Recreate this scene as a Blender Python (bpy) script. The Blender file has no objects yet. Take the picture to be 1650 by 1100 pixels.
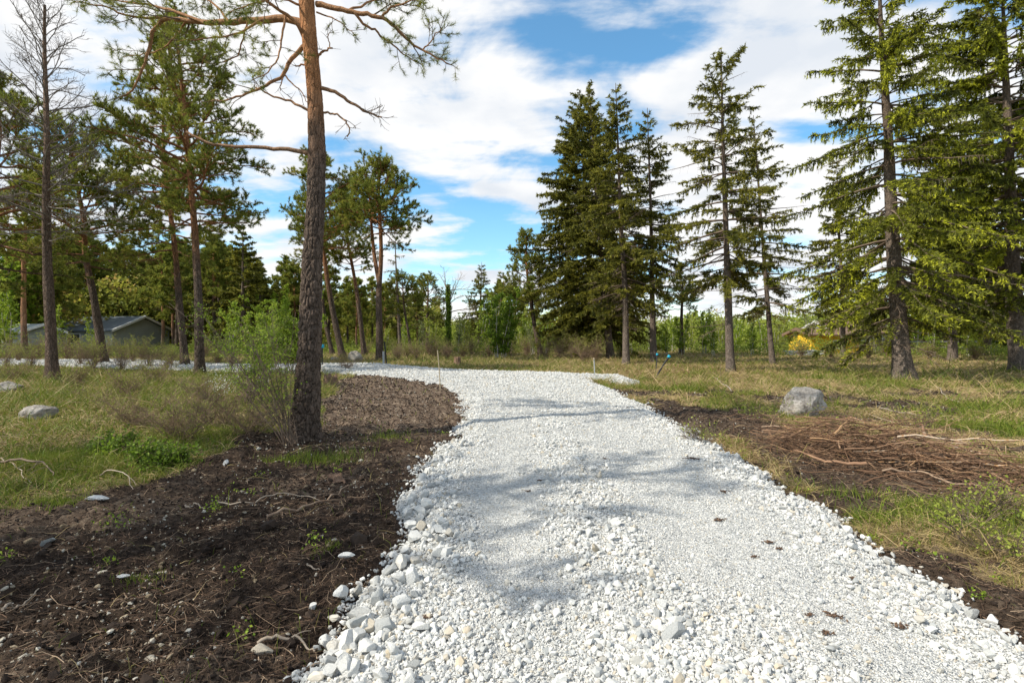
import bpy, bmesh, math, random
import numpy as np
R = math.radians
S = bpy.context.scene
COL = S.collection
# ---------------------------------------------------------------- camera
EYE = 1.6; F = 825.0; HZ = 540.0           # eye height, focal length and horizon line in photo pixels
cd = bpy.data.cameras.new('camera'); cam = bpy.data.objects.new('camera', cd); COL.objects.link(cam)
cam.location = (0, 0, EYE); cam.rotation_euler = (R(90), 0, 0)
cd.lens = 18; cd.sensor_width = 36; cd.shift_y = -10/1650; cd.clip_start = 0.05; cd.clip_end = 3000
S.camera = cam
S.render.resolution_x = 1024; S.render.resolution_y = 682
# ---------------------------------------------------------------- sky, sun, exposure
SUN_EL = R(43); SUN_AZ = math.atan2(-0.93, -0.36)      # horizontal direction towards the sun (x, y)
W = bpy.data.worlds.new("World"); S.world = W; W.use_nodes = True
nt = W.node_tree; nt.nodes.clear()
def N(t, **k):
    n = nt.nodes.new(t)
    for a, b in k.items(): setattr(n, a, b)
    return n
def M(op, a, b=None, c=None, clamp=False):
    n = N('ShaderNodeMath', operation=op); n.use_clamp = clamp
    for i, v in enumerate((a, b, c)):
        if v is None: continue
        if isinstance(v, (int, float)): n.inputs[i].default_value = v
        else: nt.links.new(v, n.inputs[i])
    return n.outputs[0]
def pix_dir(px, py):
    v = np.array([(px-825)/F, 1.0, -(py-HZ)/F]); return v/np.linalg.norm(v)
out = N('ShaderNodeOutputWorld')
sky = N('ShaderNodeTexSky', sky_type='NISHITA'); sky.sun_disc = False
sky.sun_elevation = SUN_EL; sky.sun_rotation = SUN_AZ; sky.air_density = 1.0; sky.dust_density = 0.3; sky.ozone_density = 3.0
bg1 = N('ShaderNodeBackground'); bg1.inputs[1].default_value = 0.15
hsv = N('ShaderNodeHueSaturation'); hsv.inputs['Saturation'].default_value = 1.25; hsv.inputs['Hue'].default_value = 0.485; hsv.inputs['Value'].default_value = 1.22
nt.links.new(sky.outputs[0], hsv.inputs['Color']); nt.links.new(hsv.outputs[0], bg1.inputs[0])
tc = N('ShaderNodeTexCoord'); D = tc.outputs['Generated']
sep = N('ShaderNodeSeparateXYZ'); nt.links.new(D, sep.inputs[0])
zz = M('ADD', M('MAXIMUM', sep.outputs[2], 0.0), 0.22)
cmb = N('ShaderNodeCombineXYZ')
nt.links.new(M('DIVIDE', sep.outputs[0], zz), cmb.inputs[0]); nt.links.new(M('DIVIDE', sep.outputs[1], zz), cmb.inputs[1])
n1 = N('ShaderNodeTexNoise'); n1.inputs['Scale'].default_value = 2.4; n1.inputs['Detail'].default_value = 12
n1.inputs['Roughness'].default_value = 0.58; n1.inputs['Distortion'].default_value = 0.35
nt.links.new(cmb.outputs[0], n1.inputs['Vector'])
n2 = N('ShaderNodeTexNoise'); n2.inputs['Scale'].default_value = 4.5; n2.inputs['Detail'].default_value = 8
mp = N('ShaderNodeMapping'); mp.inputs['Scale'].default_value = (0.35, 1.25, 1); mp.inputs['Rotation'].default_value = (0, 0, R(35))
nt.links.new(cmb.outputs[0], mp.inputs[0]); nt.links.new(mp.outputs[0], n2.inputs['Vector'])
# places where the cloud cover opens (negative) or closes (positive): photo direction, radius in degrees, amount
blobs = [(880, -60, 13, -.6), (940, 30, 9, -.75), (860, 20, 7, -.5), (1060, 5, 8, -.5), (940, 125, 4, -.25), (1070, 20, 5, -.1),
         (600, 285, 6, -.7), (430, 240, 9, -.9), (690, 330, 7, -.65), (760, 350, 6, -.55), (670, 290, 4, -.45),
         (700, 400, 8, -.35), (800, 375, 6, -.6), (790, 400, 7, -.3), (400, 300, 6, -.35), (560, 230, 5, -.3), (350, 180, 5, -.2), (440, 260, 5, -.2),
         (1200, 330, 14, .15), (780, 60, 8, .3), (640, 110, 16, .4), (1500, 100, 25, .35), (1230, 260, 16, .7), (1120, 330, 10, .3), (1420, 330, 14, .4), (60, 60, 16, .7), (130, 200, 10, .4), (700, 440, 14, .25),
         (250, 60, 24, .45), (820, 180, 12, .5), (730, 180, 10, .3), (600, 180, 7, .3), (800, 310, 5, .35), (860, 290, 8, .4), (430, 380, 7, .4), (680, 390, 2.5, .5), (1100, 220, 14, .25)]
dens = M('ADD', M('MULTIPLY', M('SUBTRACT', n1.outputs['Fac'], 0.5), 2.5), 0.60)
for px, py, rad, amp in blobs:
    c = pix_dir(px, py)
    vm = N('ShaderNodeVectorMath', operation='DOT_PRODUCT'); nt.links.new(D, vm.inputs[0]); vm.inputs[1].default_value = tuple(c)
    mr = N('ShaderNodeMapRange', interpolation_type='SMOOTHSTEP'); nt.links.new(vm.outputs['Value'], mr.inputs[0])
    mr.inputs[1].default_value = math.cos(R(rad)); mr.inputs[2].default_value = 1.0; mr.inputs[3].default_value = 0; mr.inputs[4].default_value = amp*0.23
    dens = M('ADD', dens, mr.outputs[0])
dens = M('ADD', dens, M('MULTIPLY', M('SUBTRACT', n2.outputs['Fac'], 0.5), 2.1))
mr = N('ShaderNodeMapRange', interpolation_type='SMOOTHSTEP'); nt.links.new(dens, mr.inputs[0])
mr.inputs[1].default_value = 0.22; mr.inputs[2].default_value = 0.86; mr.inputs[3].default_value = 0.06; mr.inputs[4].default_value = 1
n3 = N('ShaderNodeTexNoise'); n3.inputs['Scale'].default_value = 2.3; n3.inputs['Detail'].default_value = 7
mp3 = N('ShaderNodeMapping'); mp3.inputs['Location'].default_value = (3.1, 1.7, 0); nt.links.new(cmb.outputs[0], mp3.inputs[0]); nt.links.new(mp3.outputs[0], n3.inputs['Vector'])
cr = N('ShaderNodeValToRGB'); nt.links.new(n3.outputs['Fac'], cr.inputs[0])
cr.color_ramp.elements[0].position = 0.34; cr.color_ramp.elements[0].color = (0.76, 0.81, 0.88, 1)
cr.color_ramp.elements[1].position = 0.52; cr.color_ramp.elements[1].color = (1.0, 1.0, 1.0, 1)
bg2 = N('ShaderNodeBackground'); bg2.inputs[1].default_value = 0.84
nt.links.new(cr.outputs[0], bg2.inputs[0])
mx = N('ShaderNodeMixShader'); nt.links.new(mr.outputs[0], mx.inputs[0]); nt.links.new(bg1.outputs[0], mx.inputs[1]); nt.links.new(bg2.outputs[0], mx.inputs[2])
nt.links.new(mx.outputs[0], out.inputs[0])
sd = bpy.data.lights.new('sun', 'SUN'); sd.energy = 4.7; sd.angle = R(0.55); sd.color = (1.0, 0.93, 0.80)
sun = bpy.data.objects.new('sun', sd); COL.objects.link(sun)
from mathutils import Vector
tosun = Vector((math.sin(SUN_AZ)*math.cos(SUN_EL), math.cos(SUN_AZ)*math.cos(SUN_EL), math.sin(SUN_EL)))
sun.rotation_euler = tosun.to_track_quat('Z', 'Y').to_euler(); sun.location = tosun*60
S.view_settings.view_transform = 'Standard'; S.view_settings.look = 'None'; S.view_settings.gamma = 1; S.view_settings.exposure = 0.3
S.render.engine = 'CYCLES'; S.cycles.max_bounces = 6; S.cycles.transparent_max_bounces = 4

# ---------------------------------------------------------------- numeric helpers
def hsh(ix, iy, iz):
    h = (ix.astype(np.int64)*374761393 + iy.astype(np.int64)*668265263 + iz.astype(np.int64)*2147483647) & 0xffffffff
    h = ((h ^ (h >> 13))*1274126177) & 0xffffffff
    return ((h ^ (h >> 16)) & 0xffff)/65535.0
def vn(p):
    p = np.asarray(p, float); i = np.floor(p); f = p-i; f = f*f*(3-2*f); i = i.astype(np.int64)
    x, y, z = i[..., 0], i[..., 1], i[..., 2]; r = 0
    for a in (0, 1):
        for b in (0, 1):
            for c in (0, 1):
                w = (f[..., 0] if a else 1-f[..., 0])*(f[..., 1] if b else 1-f[..., 1])*(f[..., 2] if c else 1-f[..., 2])
                r = r + w*hsh(x+a, y+b, z+c)
    return r
def fbm(x, y, s, octv=4, z=0.0, gain=.5):
    r = 0; a = 1; t = 0
    for k in range(octv):
        r = r + a*vn(np.stack([np.asarray(x)*s+k*17.3, np.asarray(y)*s+k*5.7, np.zeros_like(np.asarray(x, float))+z], -1)); t += a; a *= gain; s *= 2.03
    return r/t
def sm(a, b, x):
    t = np.clip((x-a)/(b-a), 0, 1); return t*t*(3-2*t)
def nrm(v): return v/np.maximum(np.linalg.norm(v, axis=-1, keepdims=True), 1e-9)
def gp(px, py):                                # point of the flat ground seen at a photo pixel
    d = EYE*F/(py-HZ); return ((px-825)/F*d, d)
def p3(px, py, d): return ((px-825)/F*d, d, EYE-(py-HZ)/F*d)

class Acc:                                     # collects geometry that becomes ONE mesh
    def __init__(s): s.V = []; s.T = []; s.Q = []; s.A = []; s.n = 0; s.tub = {}
    def add(s, v, t=None, q=None, a=0.0):
        v = np.asarray(v, np.float32).reshape(-1, 3)
        if t is not None and len(t): s.T.append(np.asarray(t)+s.n)
        if q is not None and len(q): s.Q.append(np.asarray(q)+s.n)
        s.V.append(v); s.A.append(np.broadcast_to(np.asarray(a, np.float32), (len(v),))); s.n += len(v)
    def tube(s, pts, rad, sides=3, a=0.5):
        s.tub.setdefault((len(pts), sides), []).append((np.asarray(pts, float), np.asarray(rad, float), a))
    def flush(s):
        for (n, k), L in s.tub.items():
            P = np.stack([l[0] for l in L]); Rr = np.stack([l[1] for l in L]); A = np.array([l[2] for l in L]); m = len(L)
            T = nrm(np.gradient(P, axis=1)); mt = nrm(P[:, -1]-P[:, 0])
            ref = np.where(np.abs(mt[:, 2:3]) > .75, np.array([[1., 0, 0]]), np.array([[0, 0, 1.]]))[:, None, :]
            u = nrm(np.cross(T, ref)); w = np.cross(T, u)
            th = np.arange(k)*2*math.pi/k
            ring = P[:, :, None, :]+Rr[:, :, None, None]*(np.cos(th)[None, None, :, None]*u[:, :, None, :]+np.sin(th)[None, None, :, None]*w[:, :, None, :])
            ii, jj, kk = np.meshgrid(np.arange(m), np.arange(n-1), np.arange(k), indexing='ij')
            b = ii*n*k; q = np.stack([b+jj*k+kk, b+jj*k+(kk+1) % k, b+(jj+1)*k+(kk+1) % k, b+(jj+1)*k+kk], -1).reshape(-1, 4)
            s.add(ring.reshape(-1, 3), q=q, a=np.repeat(A, n*k))
        s.tub = {}
    def blades(s, pos, d, ln, wd, v, rs):      # one thin triangle each
        pos = np.asarray(pos); d = nrm(np.asarray(d)); m = len(pos)
        sd = nrm(np.cross(d, rs.normal(size=(m, 3))))*np.reshape(wd, (-1, 1))*.5
        tip = pos+d*np.reshape(ln, (-1, 1))
        V = np.stack([pos-sd, pos+sd, tip], 1).reshape(-1, 3)
        s.add(V, t=np.arange(3*m).reshape(-1, 3), a=np.repeat(np.broadcast_to(v, (m,)), 3))
    def leaves(s, pos, size, v, rs, up=0.3):   # small folded diamond leaves
        pos = np.asarray(pos); m = len(pos); a = nrm(rs.normal(size=(m, 3))); nn = rs.normal(size=(m, 3)); nn[:, 2] += up
        b = nrm(np.cross(nn, a)); size = np.broadcast_to(size, (m,))[:, None]
        V = np.stack([pos-a*size*.5, pos+b*size*.34, pos+a*size*.5, pos-b*size*.34], 1).reshape(-1, 3)
        s.add(V, q=np.arange(4*m).reshape(-1, 4), a=np.repeat(np.broadcast_to(v, (m,)), 4))
    def mesh(s, name, smooth=False):
        s.flush(); me = bpy.data.meshes.new(name)
        if not s.V: return me
        V = np.concatenate(s.V).astype(np.float32); A = np.concatenate(s.A).astype(np.float32)
        T = np.concatenate(s.T) if s.T else np.zeros((0, 3), int); Q = np.concatenate(s.Q) if s.Q else np.zeros((0, 4), int)
        me.vertices.add(len(V)); me.vertices.foreach_set('co', V.ravel())
        lp = np.concatenate([T.ravel(), Q.ravel()]).astype(np.int32)
        me.loops.add(len(lp)); me.loops.foreach_set('vertex_index', lp)
        nf = len(T)+len(Q); me.polygons.add(nf)
        st = np.concatenate([np.arange(len(T))*3, len(T)*3+np.arange(len(Q))*4]).astype(np.int32)
        me.polygons.foreach_set('loop_start', st)
        me.polygons.foreach_set('use_smooth', np.full(nf, smooth, bool))
        at = me.attributes.new('v', 'FLOAT', 'POINT'); at.data.foreach_set('value', A)
        me.update(calc_edges=True); return me

def link(name, me, mat=None, parent=None, loc=None, rot=None, sc=None):
    o = bpy.data.objects.new(name, me); COL.objects.link(o)
    if mat and me and not me.materials: me.materials.append(mat)
    if parent: o.parent = parent
    if loc is not None: o.location = loc
    if rot is not None: o.rotation_euler = rot
    if sc is not None: o.scale = sc if hasattr(sc, '__len__') else (sc,)*3
    return o
def tag(o, label=None, cat=None, group=None, kind=None):
    for k, v in (('label', label), ('category', cat), ('group', group), ('kind', kind)):
        if v: o[k] = v
    return o
def thing(name, label, cat, loc=(0, 0, 0), group=None, rz=0, sc=1):
    o = bpy.data.objects.new(name, None); COL.objects.link(o); o.empty_display_size = .2
    o.location = loc; o.rotation_euler = (0, 0, rz); o.scale = (sc,)*3; return tag(o, label, cat, group)
def copy_thing(root, loc, rz, sc, label, group=None):
    c = root.copy(); COL.objects.link(c); c.location = loc; c.rotation_euler = (0, 0, rz); c.scale = (sc,)*3
    c['label'] = label
    if group: c['group'] = group
    elif 'group' in c: del c['group']
    for ch in list(root.children):
        k = ch.copy(); COL.objects.link(k); k.parent = c
        for g in list(ch.children):
            kk = g.copy(); COL.objects.link(kk); kk.parent = k
    return c

# ---------------------------------------------------------------- materials
def newmat(name):
    m = bpy.data.materials.new(name); m.use_nodes = True; t = m.node_tree; t.nodes.clear()
    o = t.nodes.new('ShaderNodeOutputMaterial'); return m, t, o
def nd(t, ty, ins=None, **k):
    n = t.nodes.new(ty)
    for a, b in k.items(): setattr(n, a, b)
    for a, b in (ins or {}).items():
        if hasattr(b, 'is_linked') or isinstance(b, bpy.types.NodeSocket): t.links.new(b, n.inputs[a])
        else: n.inputs[a].default_value = b
    return n
def ramp(t, fac, stops):
    n = t.nodes.new('ShaderNodeValToRGB'); t.links.new(fac, n.inputs[0]); e = n.color_ramp.elements
    while len(e) < len(stops): e.new(.5)
    for i, (p, c) in enumerate(stops): e[i].position = p; e[i].color = (*c, 1)
    return n.outputs[0]
def noise(t, vec, sc, det=4, rough=.55, dist=0.0):
    return nd(t, 'ShaderNodeTexNoise', {'Vector': vec, 'Scale': sc, 'Detail': det, 'Roughness': rough, 'Distortion': dist}).outputs['Fac']
def mixc(t, f, a, b, mode='MIX'):
    n = t.nodes.new('ShaderNodeMix'); n.data_type = 'RGBA'; n.blend_type = mode
    for i, v in ((0, f), (6, a), (7, b)):
        if isinstance(v, bpy.types.NodeSocket): t.links.new(v, n.inputs[i])
        elif i == 0: n.inputs[0].default_value = v
        else: n.inputs[i].default_value = (*v, 1)
    return n.outputs[2]
def math_(t, op, a, b=0.0, cl=False):
    n = t.nodes.new('ShaderNodeMath'); n.operation = op; n.use_clamp = cl
    for i, v in ((0, a), (1, b)):
        if isinstance(v, bpy.types.NodeSocket): t.links.new(v, n.inputs[i])
        else: n.inputs[i].default_value = v
    return n.outputs[0]
def bumpn(t, h, dist, st=1.0, nor=None):
    n = nd(t, 'ShaderNodeBump', {'Height': h, 'Distance': dist, 'Strength': st})
    if nor: t.links.new(nor, n.inputs['Normal'])
    return n.outputs[0]
def princ(t, o, col, rough=.9, nor=None, spec=.25):
    b = nd(t, 'ShaderNodeBsdfPrincipled', {'Roughness': rough, 'Specular IOR Level': spec})
    if isinstance(col, bpy.types.NodeSocket): t.links.new(col, b.inputs['Base Color'])
    else: b.inputs['Base Color'].default_value = (*col, 1)
    if nor: t.links.new(nor, b.inputs['Normal'])
    if o: t.links.new(b.outputs[0], o.inputs[0])
    return b
def attr(t, n='v'): return nd(t, 'ShaderNodeAttribute', attribute_name=n).outputs['Fac']

def leafmat(name, stops, trans=.3, rough=.6, patch=0.5):
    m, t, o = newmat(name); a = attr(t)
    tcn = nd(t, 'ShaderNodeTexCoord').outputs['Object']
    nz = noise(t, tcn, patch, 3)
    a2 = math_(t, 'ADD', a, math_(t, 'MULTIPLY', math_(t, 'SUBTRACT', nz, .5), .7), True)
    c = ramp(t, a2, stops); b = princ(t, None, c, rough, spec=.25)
    tr = nd(t, 'ShaderNodeBsdfTranslucent', {'Color': c})
    mx_ = nd(t, 'ShaderNodeMixShader', {0: trans, 1: b.outputs[0], 2: tr.outputs[0]})
    t.links.new(mx_.outputs[0], o.inputs[0]); return m
MAT = {}
MAT['pine_needle'] = leafmat('pine_needles', [(0, (.07, .095, .018)), (.4, (.20, .235, .038)), (.8, (.36, .35, .055)), (1, (.48, .32, .10))], .48)
MAT['pine_blue'] = leafmat('pine_needles_grey', [(0, (.05, .075, .055)), (.5, (.09, .12, .075)), (.85, (.13, .16, .085)), (1, (.17, .14, .08))], .25)
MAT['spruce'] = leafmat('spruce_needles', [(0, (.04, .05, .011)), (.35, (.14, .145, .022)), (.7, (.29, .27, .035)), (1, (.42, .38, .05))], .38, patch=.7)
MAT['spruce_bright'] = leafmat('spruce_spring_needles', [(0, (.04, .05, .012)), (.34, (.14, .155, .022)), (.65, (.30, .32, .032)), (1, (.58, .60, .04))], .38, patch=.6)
MAT['leaf'] = leafmat('spring_leaves', [(0, (.08, .14, .015)), (.5, (.23, .34, .03)), (1, (.42, .50, .06))], .45)
MAT['leaf_yellow'] = leafmat('yellow_green_leaves', [(0, (.14, .19, .03)), (.5, (.30, .36, .05)), (1, (.46, .50, .10))], .45)
MAT['grey_leaf'] = leafmat('pale_grey_green_leaves', [(0, (.14, .18, .06)), (.5, (.25, .30, .10)), (1, (.38, .42, .17))], .4)

def barkmat(name, low, high, zlo, zhi, sx=9, sz=2.2, dist=.02, crack=(.02, .014, .01), disp=False):
    m, t, o = newmat(name); tcn = nd(t, 'ShaderNodeTexCoord').outputs['Object']
    sp = nd(t, 'ShaderNodeSeparateXYZ', {0: tcn})
    mpv = nd(t, 'ShaderNodeMapping', {'Vector': tcn, 'Scale': (sx, sx, sz)}).outputs[0]
    wob = nd(t, 'ShaderNodeTexNoise', {'Vector': mpv, 'Scale': 1.5, 'Detail': 3})
    vadd = nd(t, 'ShaderNodeVectorMath', {0: mpv, 1: wob.outputs['Color']}, operation='ADD').outputs[0]
    vo = nd(t, 'ShaderNodeTexVoronoi', {'Vector': vadd, 'Scale': 1.0}, feature='DISTANCE_TO_EDGE').outputs['Distance']
    vc = nd(t, 'ShaderNodeTexVoronoi', {'Vector': vadd, 'Scale': 1.0}).outputs['Color']
    vo2 = nd(t, 'ShaderNodeTexVoronoi', {'Vector': vadd, 'Scale': 3.1}, feature='DISTANCE_TO_EDGE').outputs['Distance']
    fine = noise(t, mpv, 7, 6, .7)
    pl = math_(t, 'MULTIPLY', vo, 3.2, True)
    h = math_(t, 'ADD', math_(t, 'ADD', math_(t, 'POWER', pl, .6), math_(t, 'MULTIPLY', math_(t, 'MULTIPLY', vo2, 3, True), .25)), math_(t, 'MULTIPLY', fine, .5))
    nzz = noise(t, tcn, 1.4, 4)
    zf = nd(t, 'ShaderNodeMapRange', {0: math_(t, 'ADD', sp.outputs[2], math_(t, 'MULTIPLY', math_(t, 'SUBTRACT', nzz, .5), (zhi-zlo)*.9)), 1: zlo, 2: zhi}, interpolation_type='SMOOTHSTEP').outputs[0]
    base = mixc(t, zf, low, high)
    val = math_(t, 'ADD', math_(t, 'MULTIPLY', fine, .9), .35)
    c1 = mixc(t, 1.0, base, nd(t, 'ShaderNodeCombineColor', {0: val, 1: val, 2: val}).outputs[0], 'MULTIPLY')
    bw = nd(t, 'ShaderNodeRGBToBW', {0: vc}).outputs[0]
    val2 = math_(t, 'ADD', math_(t, 'MULTIPLY', bw, .7), .75)
    c2 = mixc(t, 1.0, c1, nd(t, 'ShaderNodeCombineColor', {0: val2, 1: val2, 2: val2}).outputs[0], 'MULTIPLY')
    ck = math_(t, 'SUBTRACT', 1.0, math_(t, 'MULTIPLY', vo, 16, True), True)
    ck = math_(t, 'MULTIPLY', ck, math_(t, 'SUBTRACT', .8, math_(t, 'MULTIPLY', zf, .55)))
    c3 = mixc(t, ck, c2, crack)
    b = princ(t, o, c3, .92, bumpn(t, h, dist), .15)
    return m
MAT['bark_main'] = barkmat('scots_pine_bark', (.155, .115, .09), (.50, .24, .11), 3.9, 5.7, 17, 4.2, .025)
MAT['bark_pine'] = barkmat('pine_bark', (.17, .125, .095), (.46, .215, .10), 3.6, 7.6, 14, 3.6, .06)
MAT['bark_greypine'] = barkmat('grey_pine_bark', (.20, .14, .105), (.30, .20, .14), 5, 10, 15, 4, .06)
MAT['bark_red'] = barkmat('red_pine_bark', (.20, .135, .10), (.40, .20, .10), 0.5, 5, 9, 2.2, .03)
MAT['bark_limb'] = barkmat('pine_limb_bark', (.24, .17, .12), (.42, .23, .12), 3, 6, 20, 20, .006)
MAT['bark_spruce'] = barkmat('spruce_bark', (.20, .16, .13), (.16, .12, .09), 2, 9, 16, 9, .02)
MAT['bark_dark'] = barkmat('dark_bark', (.10, .08, .065), (.10, .08, .06), 2, 9, 9, 3, .02)
MAT['bark_birch'] = barkmat('birch_bark', (.55, .52, .47), (.5, .47, .42), 2, 9, 6, 20, .005, (.12, .1, .09))
def simplemat(name, c1, c2, sc=6, bump=.004, rough=.85, stretch=None, spec=.2, det=6):
    m, t, o = newmat(name); v = nd(t, 'ShaderNodeTexCoord').outputs['Object']
    if stretch: v = nd(t, 'ShaderNodeMapping', {'Vector': v, 'Scale': stretch}).outputs[0]
    nz = noise(t, v, sc, det, .62); c = ramp(t, nz, [(.3, c1), (.7, c2)])
    princ(t, o, c, rough, bumpn(t, nz, bump) if bump else None, spec); return m
MAT['twig'] = simplemat('twig_bark', (.10, .07, .05), (.20, .15, .11), 3, 0)
MAT['twig_red'] = simplemat('orange_twig_bark', (.22, .12, .07), (.42, .26, .16), 3, 0)
MAT['twig_grey'] = simplemat('grey_dead_twigs', (.22, .18, .14), (.40, .33, .26), 3, 0)
MAT['twig_brown'] = simplemat('brown_bare_twigs', (.15, .10, .065), (.30, .21, .14), 3, 0)
MAT['twig_dead'] = simplemat('dead_pine_twigs', (.10, .085, .07), (.20, .17, .145), 3, 0)
MAT['stick'] = simplemat('fallen_branch_bark', (.17, .11, .075), (.40, .29, .20), 8, .003, stretch=(1, 1, 1))
def attrmat(name, stops, rough=.9, nscale=30, bump=.004, namp=.35, spec=.2):
    m, t, o = newmat(name); a = attr(t); v = nd(t, 'ShaderNodeTexCoord').outputs['Object']
    nz = noise(t, v, nscale, 4, .65)
    c = ramp(t, math_(t, 'ADD', a, math_(t, 'MULTIPLY', math_(t, 'SUBTRACT', nz, .5), namp), True), stops)
    princ(t, o, c, rough, bumpn(t, nz, bump) if bump else None, spec); return m
MAT['grass'] = leafmat('grass_blades', [(0, (.08, .13, .014)), (.3, (.20, .24, .028)), (.55, (.29, .225, .085)), (1, (.52, .39, .21))], .3, patch=.8)
MAT['litter'] = attrmat('brown_litter', [(0, (.05, .032, .022)), (.5, (.16, .10, .065)), (1, (.42, .31, .21))], bump=0)
MAT['clod'] = attrmat('soil_clods', [(0, (.018, .012, .009)), (.6, (.055, .038, .027)), (.8, (.24, .19, .12)), (1, (.50, .48, .42))], bump=.004, nscale=60)
# white crushed limestone
def stonemat(name, c1, c2, c3):
    m, t, o = newmat(name); a = attr(t); v = nd(t, 'ShaderNodeTexCoord').outputs['Object']
    oi = nd(t, 'ShaderNodeObjectInfo').outputs['Random']
    n1_ = noise(t, v, 9, 5, .6); n2_ = noise(t, v, 55, 5, .7)
    f = math_(t, 'FRACT', math_(t, 'ADD', a, oi))
    c = ramp(t, f, [(0, c1), (.45, c2), (.86, c2), (.93, c3), (1, c1)])
    d = ramp(t, n1_, [(.3, (.80, .80, .80)), (.65, (1, 1, 1))])
    c = mixc(t, 1.0, c, d, 'MULTIPLY')
    h = math_(t, 'ADD', n1_, math_(t, 'MULTIPLY', n2_, .3))
    princ(t, o, c, .93, bumpn(t, h, .006), .2); return m
MAT['limestone'] = stonemat('white_limestone', (.38, .39, .38), (.65, .645, .615), (.54, .47, .36))
def bouldermat():
    m, t, o = newmat('granite_boulder'); v = nd(t, 'ShaderNodeTexCoord').outputs['Object']
    a_ = noise(t, v, 3, 8, .68); b_ = noise(t, v, 22, 6, .7); l_ = noise(t, v, 6, 5, .6, 1.0)
    c = ramp(t, math_(t, 'ADD', math_(t, 'MULTIPLY', a_, .6), math_(t, 'MULTIPLY', b_, .4)), [(.36, (.085, .07, .058)), (.48, (.27, .245, .215)), (.60, (.50, .46, .41))])
    c = mixc(t, ramp(t, l_, [(.58, (0, 0, 0)), (.66, (.8, .8, .8))]), c, (.13, .135, .085))
    princ(t, o, c, .93, bumpn(t, math_(t, 'ADD', a_, math_(t, 'MULTIPLY', b_, .4)), .06), .15); return m
MAT['boulder'] = bouldermat()
# ---- ground sheet
def groundmat():
    m, t, o = newmat('forest_ground'); v = nd(t, 'ShaderNodeTexCoord').outputs['Object']
    soil = attr(t, 'soil'); red = attr(t, 'red'); straw = attr(t, 'straw')
    nA = noise(t, v, 1.3, 6, .6); nB = noise(t, v, 14, 8, .72); nC = noise(t, v, 70, 5, .7)
    cs = ramp(t, nB, [(.32, (.016, .011, .008)), (.50, (.040, .027, .019)), (.62, (.085, .06, .042)), (.74, (.20, .155, .10)), (.84, (.32, .27, .18))])
    cg = ramp(t, math_(t, 'ADD', math_(t, 'MULTIPLY', nB, .6), math_(t, 'MULTIPLY', nA, .4)), [(.32, (.06, .075, .022)), (.5, (.13, .14, .04)), (.66, (.25, .20, .09))])
    cst = ramp(t, nB, [(.3, (.12, .085, .045)), (.5, (.28, .21, .12)), (.7, (.46, .36, .22))])
    cr_ = ramp(t, nB, [(.3, (.07, .032, .02)), (.6, (.20, .095, .055)), (.75, (.32, .19, .12))])
    c = mixc(t, straw, cg, cst); nD = noise(t, v, 3.2, 6, .65); c = mixc(t, ramp(t, nD, [(.50, (0, 0, 0)), (.62, (1, 1, 1))]), c, (.10, .062, .038)); c = mixc(t, red, c, cr_)
    dry = attr(t, 'dry'); cs2 = ramp(t, nB, [(.30, (.04, .028, .02)), (.46, (.12, .085, .06)), (.58, (.24, .18, .13)), (.7, (.42, .34, .25))]); cs = mixc(t, dry, cs, cs2)  # this mask blends the dark soil ramp into a paler one
    sf = nd(t, 'ShaderNodeMapRange', {0: math_(t, 'ADD', soil, math_(t, 'MULTIPLY', math_(t, 'SUBTRACT', nB, .5), .8)), 1: .4, 2: .6}).outputs[0]
    c = mixc(t, sf, c, cs)
    h = math_(t, 'ADD', nB, math_(t, 'MULTIPLY', nC, .35))
    princ(t, o, c, .95, bumpn(t, h, .05), .12); return m
MAT['ground'] = groundmat()
def pathmat():
    m, t, o = newmat('crushed_limestone_path'); v = nd(t, 'ShaderNodeTexCoord').outputs['Object']
    wob = nd(t, 'ShaderNodeTexNoise', {'Vector': v, 'Scale': 60.0, 'Detail': 2})
    vv = nd(t, 'ShaderNodeVectorMath', {0: v, 1: nd(t, 'ShaderNodeVectorMath', {0: wob.outputs['Color'], 3: .012}, operation='SCALE').outputs[0]}, operation='ADD').outputs[0]
    a = nd(t, 'ShaderNodeTexVoronoi', {'Vector': vv, 'Scale': 75.0})
    b = nd(t, 'ShaderNodeTexVoronoi', {'Vector': vv, 'Scale': 34.0})
    d1 = a.outputs['Distance']; c1 = nd(t, 'ShaderNodeRGBToBW', {0: a.outputs['Color']}).outputs[0]; c2 = nd(t, 'ShaderNodeRGBToBW', {0: b.outputs['Color']}).outputs[0]
    nA = noise(t, v, 1.1, 4); nB = noise(t, v, 160, 3, .7)
    f = math_(t, 'ADD', math_(t, 'MULTIPLY', c1, .6), math_(t, 'MULTIPLY', c2, .4))
    c = ramp(t, f, [(.15, (.34, .345, .335)), (.45, (.56, .555, .53)), (.8, (.69, .685, .655))])
    c = mixc(t, 1.0, c, ramp(t, nA, [(.3, (.90, .91, .92)), (.7, (1, 1, 1))]), 'MULTIPLY')
    h = math_(t, 'SUBTRACT', math_(t, 'ADD', math_(t, 'MULTIPLY', nB, .3), math_(t, 'MULTIPLY', c1, .8)), math_(t, 'MULTIPLY', d1, 1.3))
    h2 = math_(t, 'SUBTRACT', math_(t, 'MULTIPLY', c2, .6), b.outputs['Distance'])
    nor = bumpn(t, h, .012); nor = bumpn(t, h2, .012, .6, nor)
    princ(t, o, c, .95, nor, .15); return m
MAT['path'] = pathmat()

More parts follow.
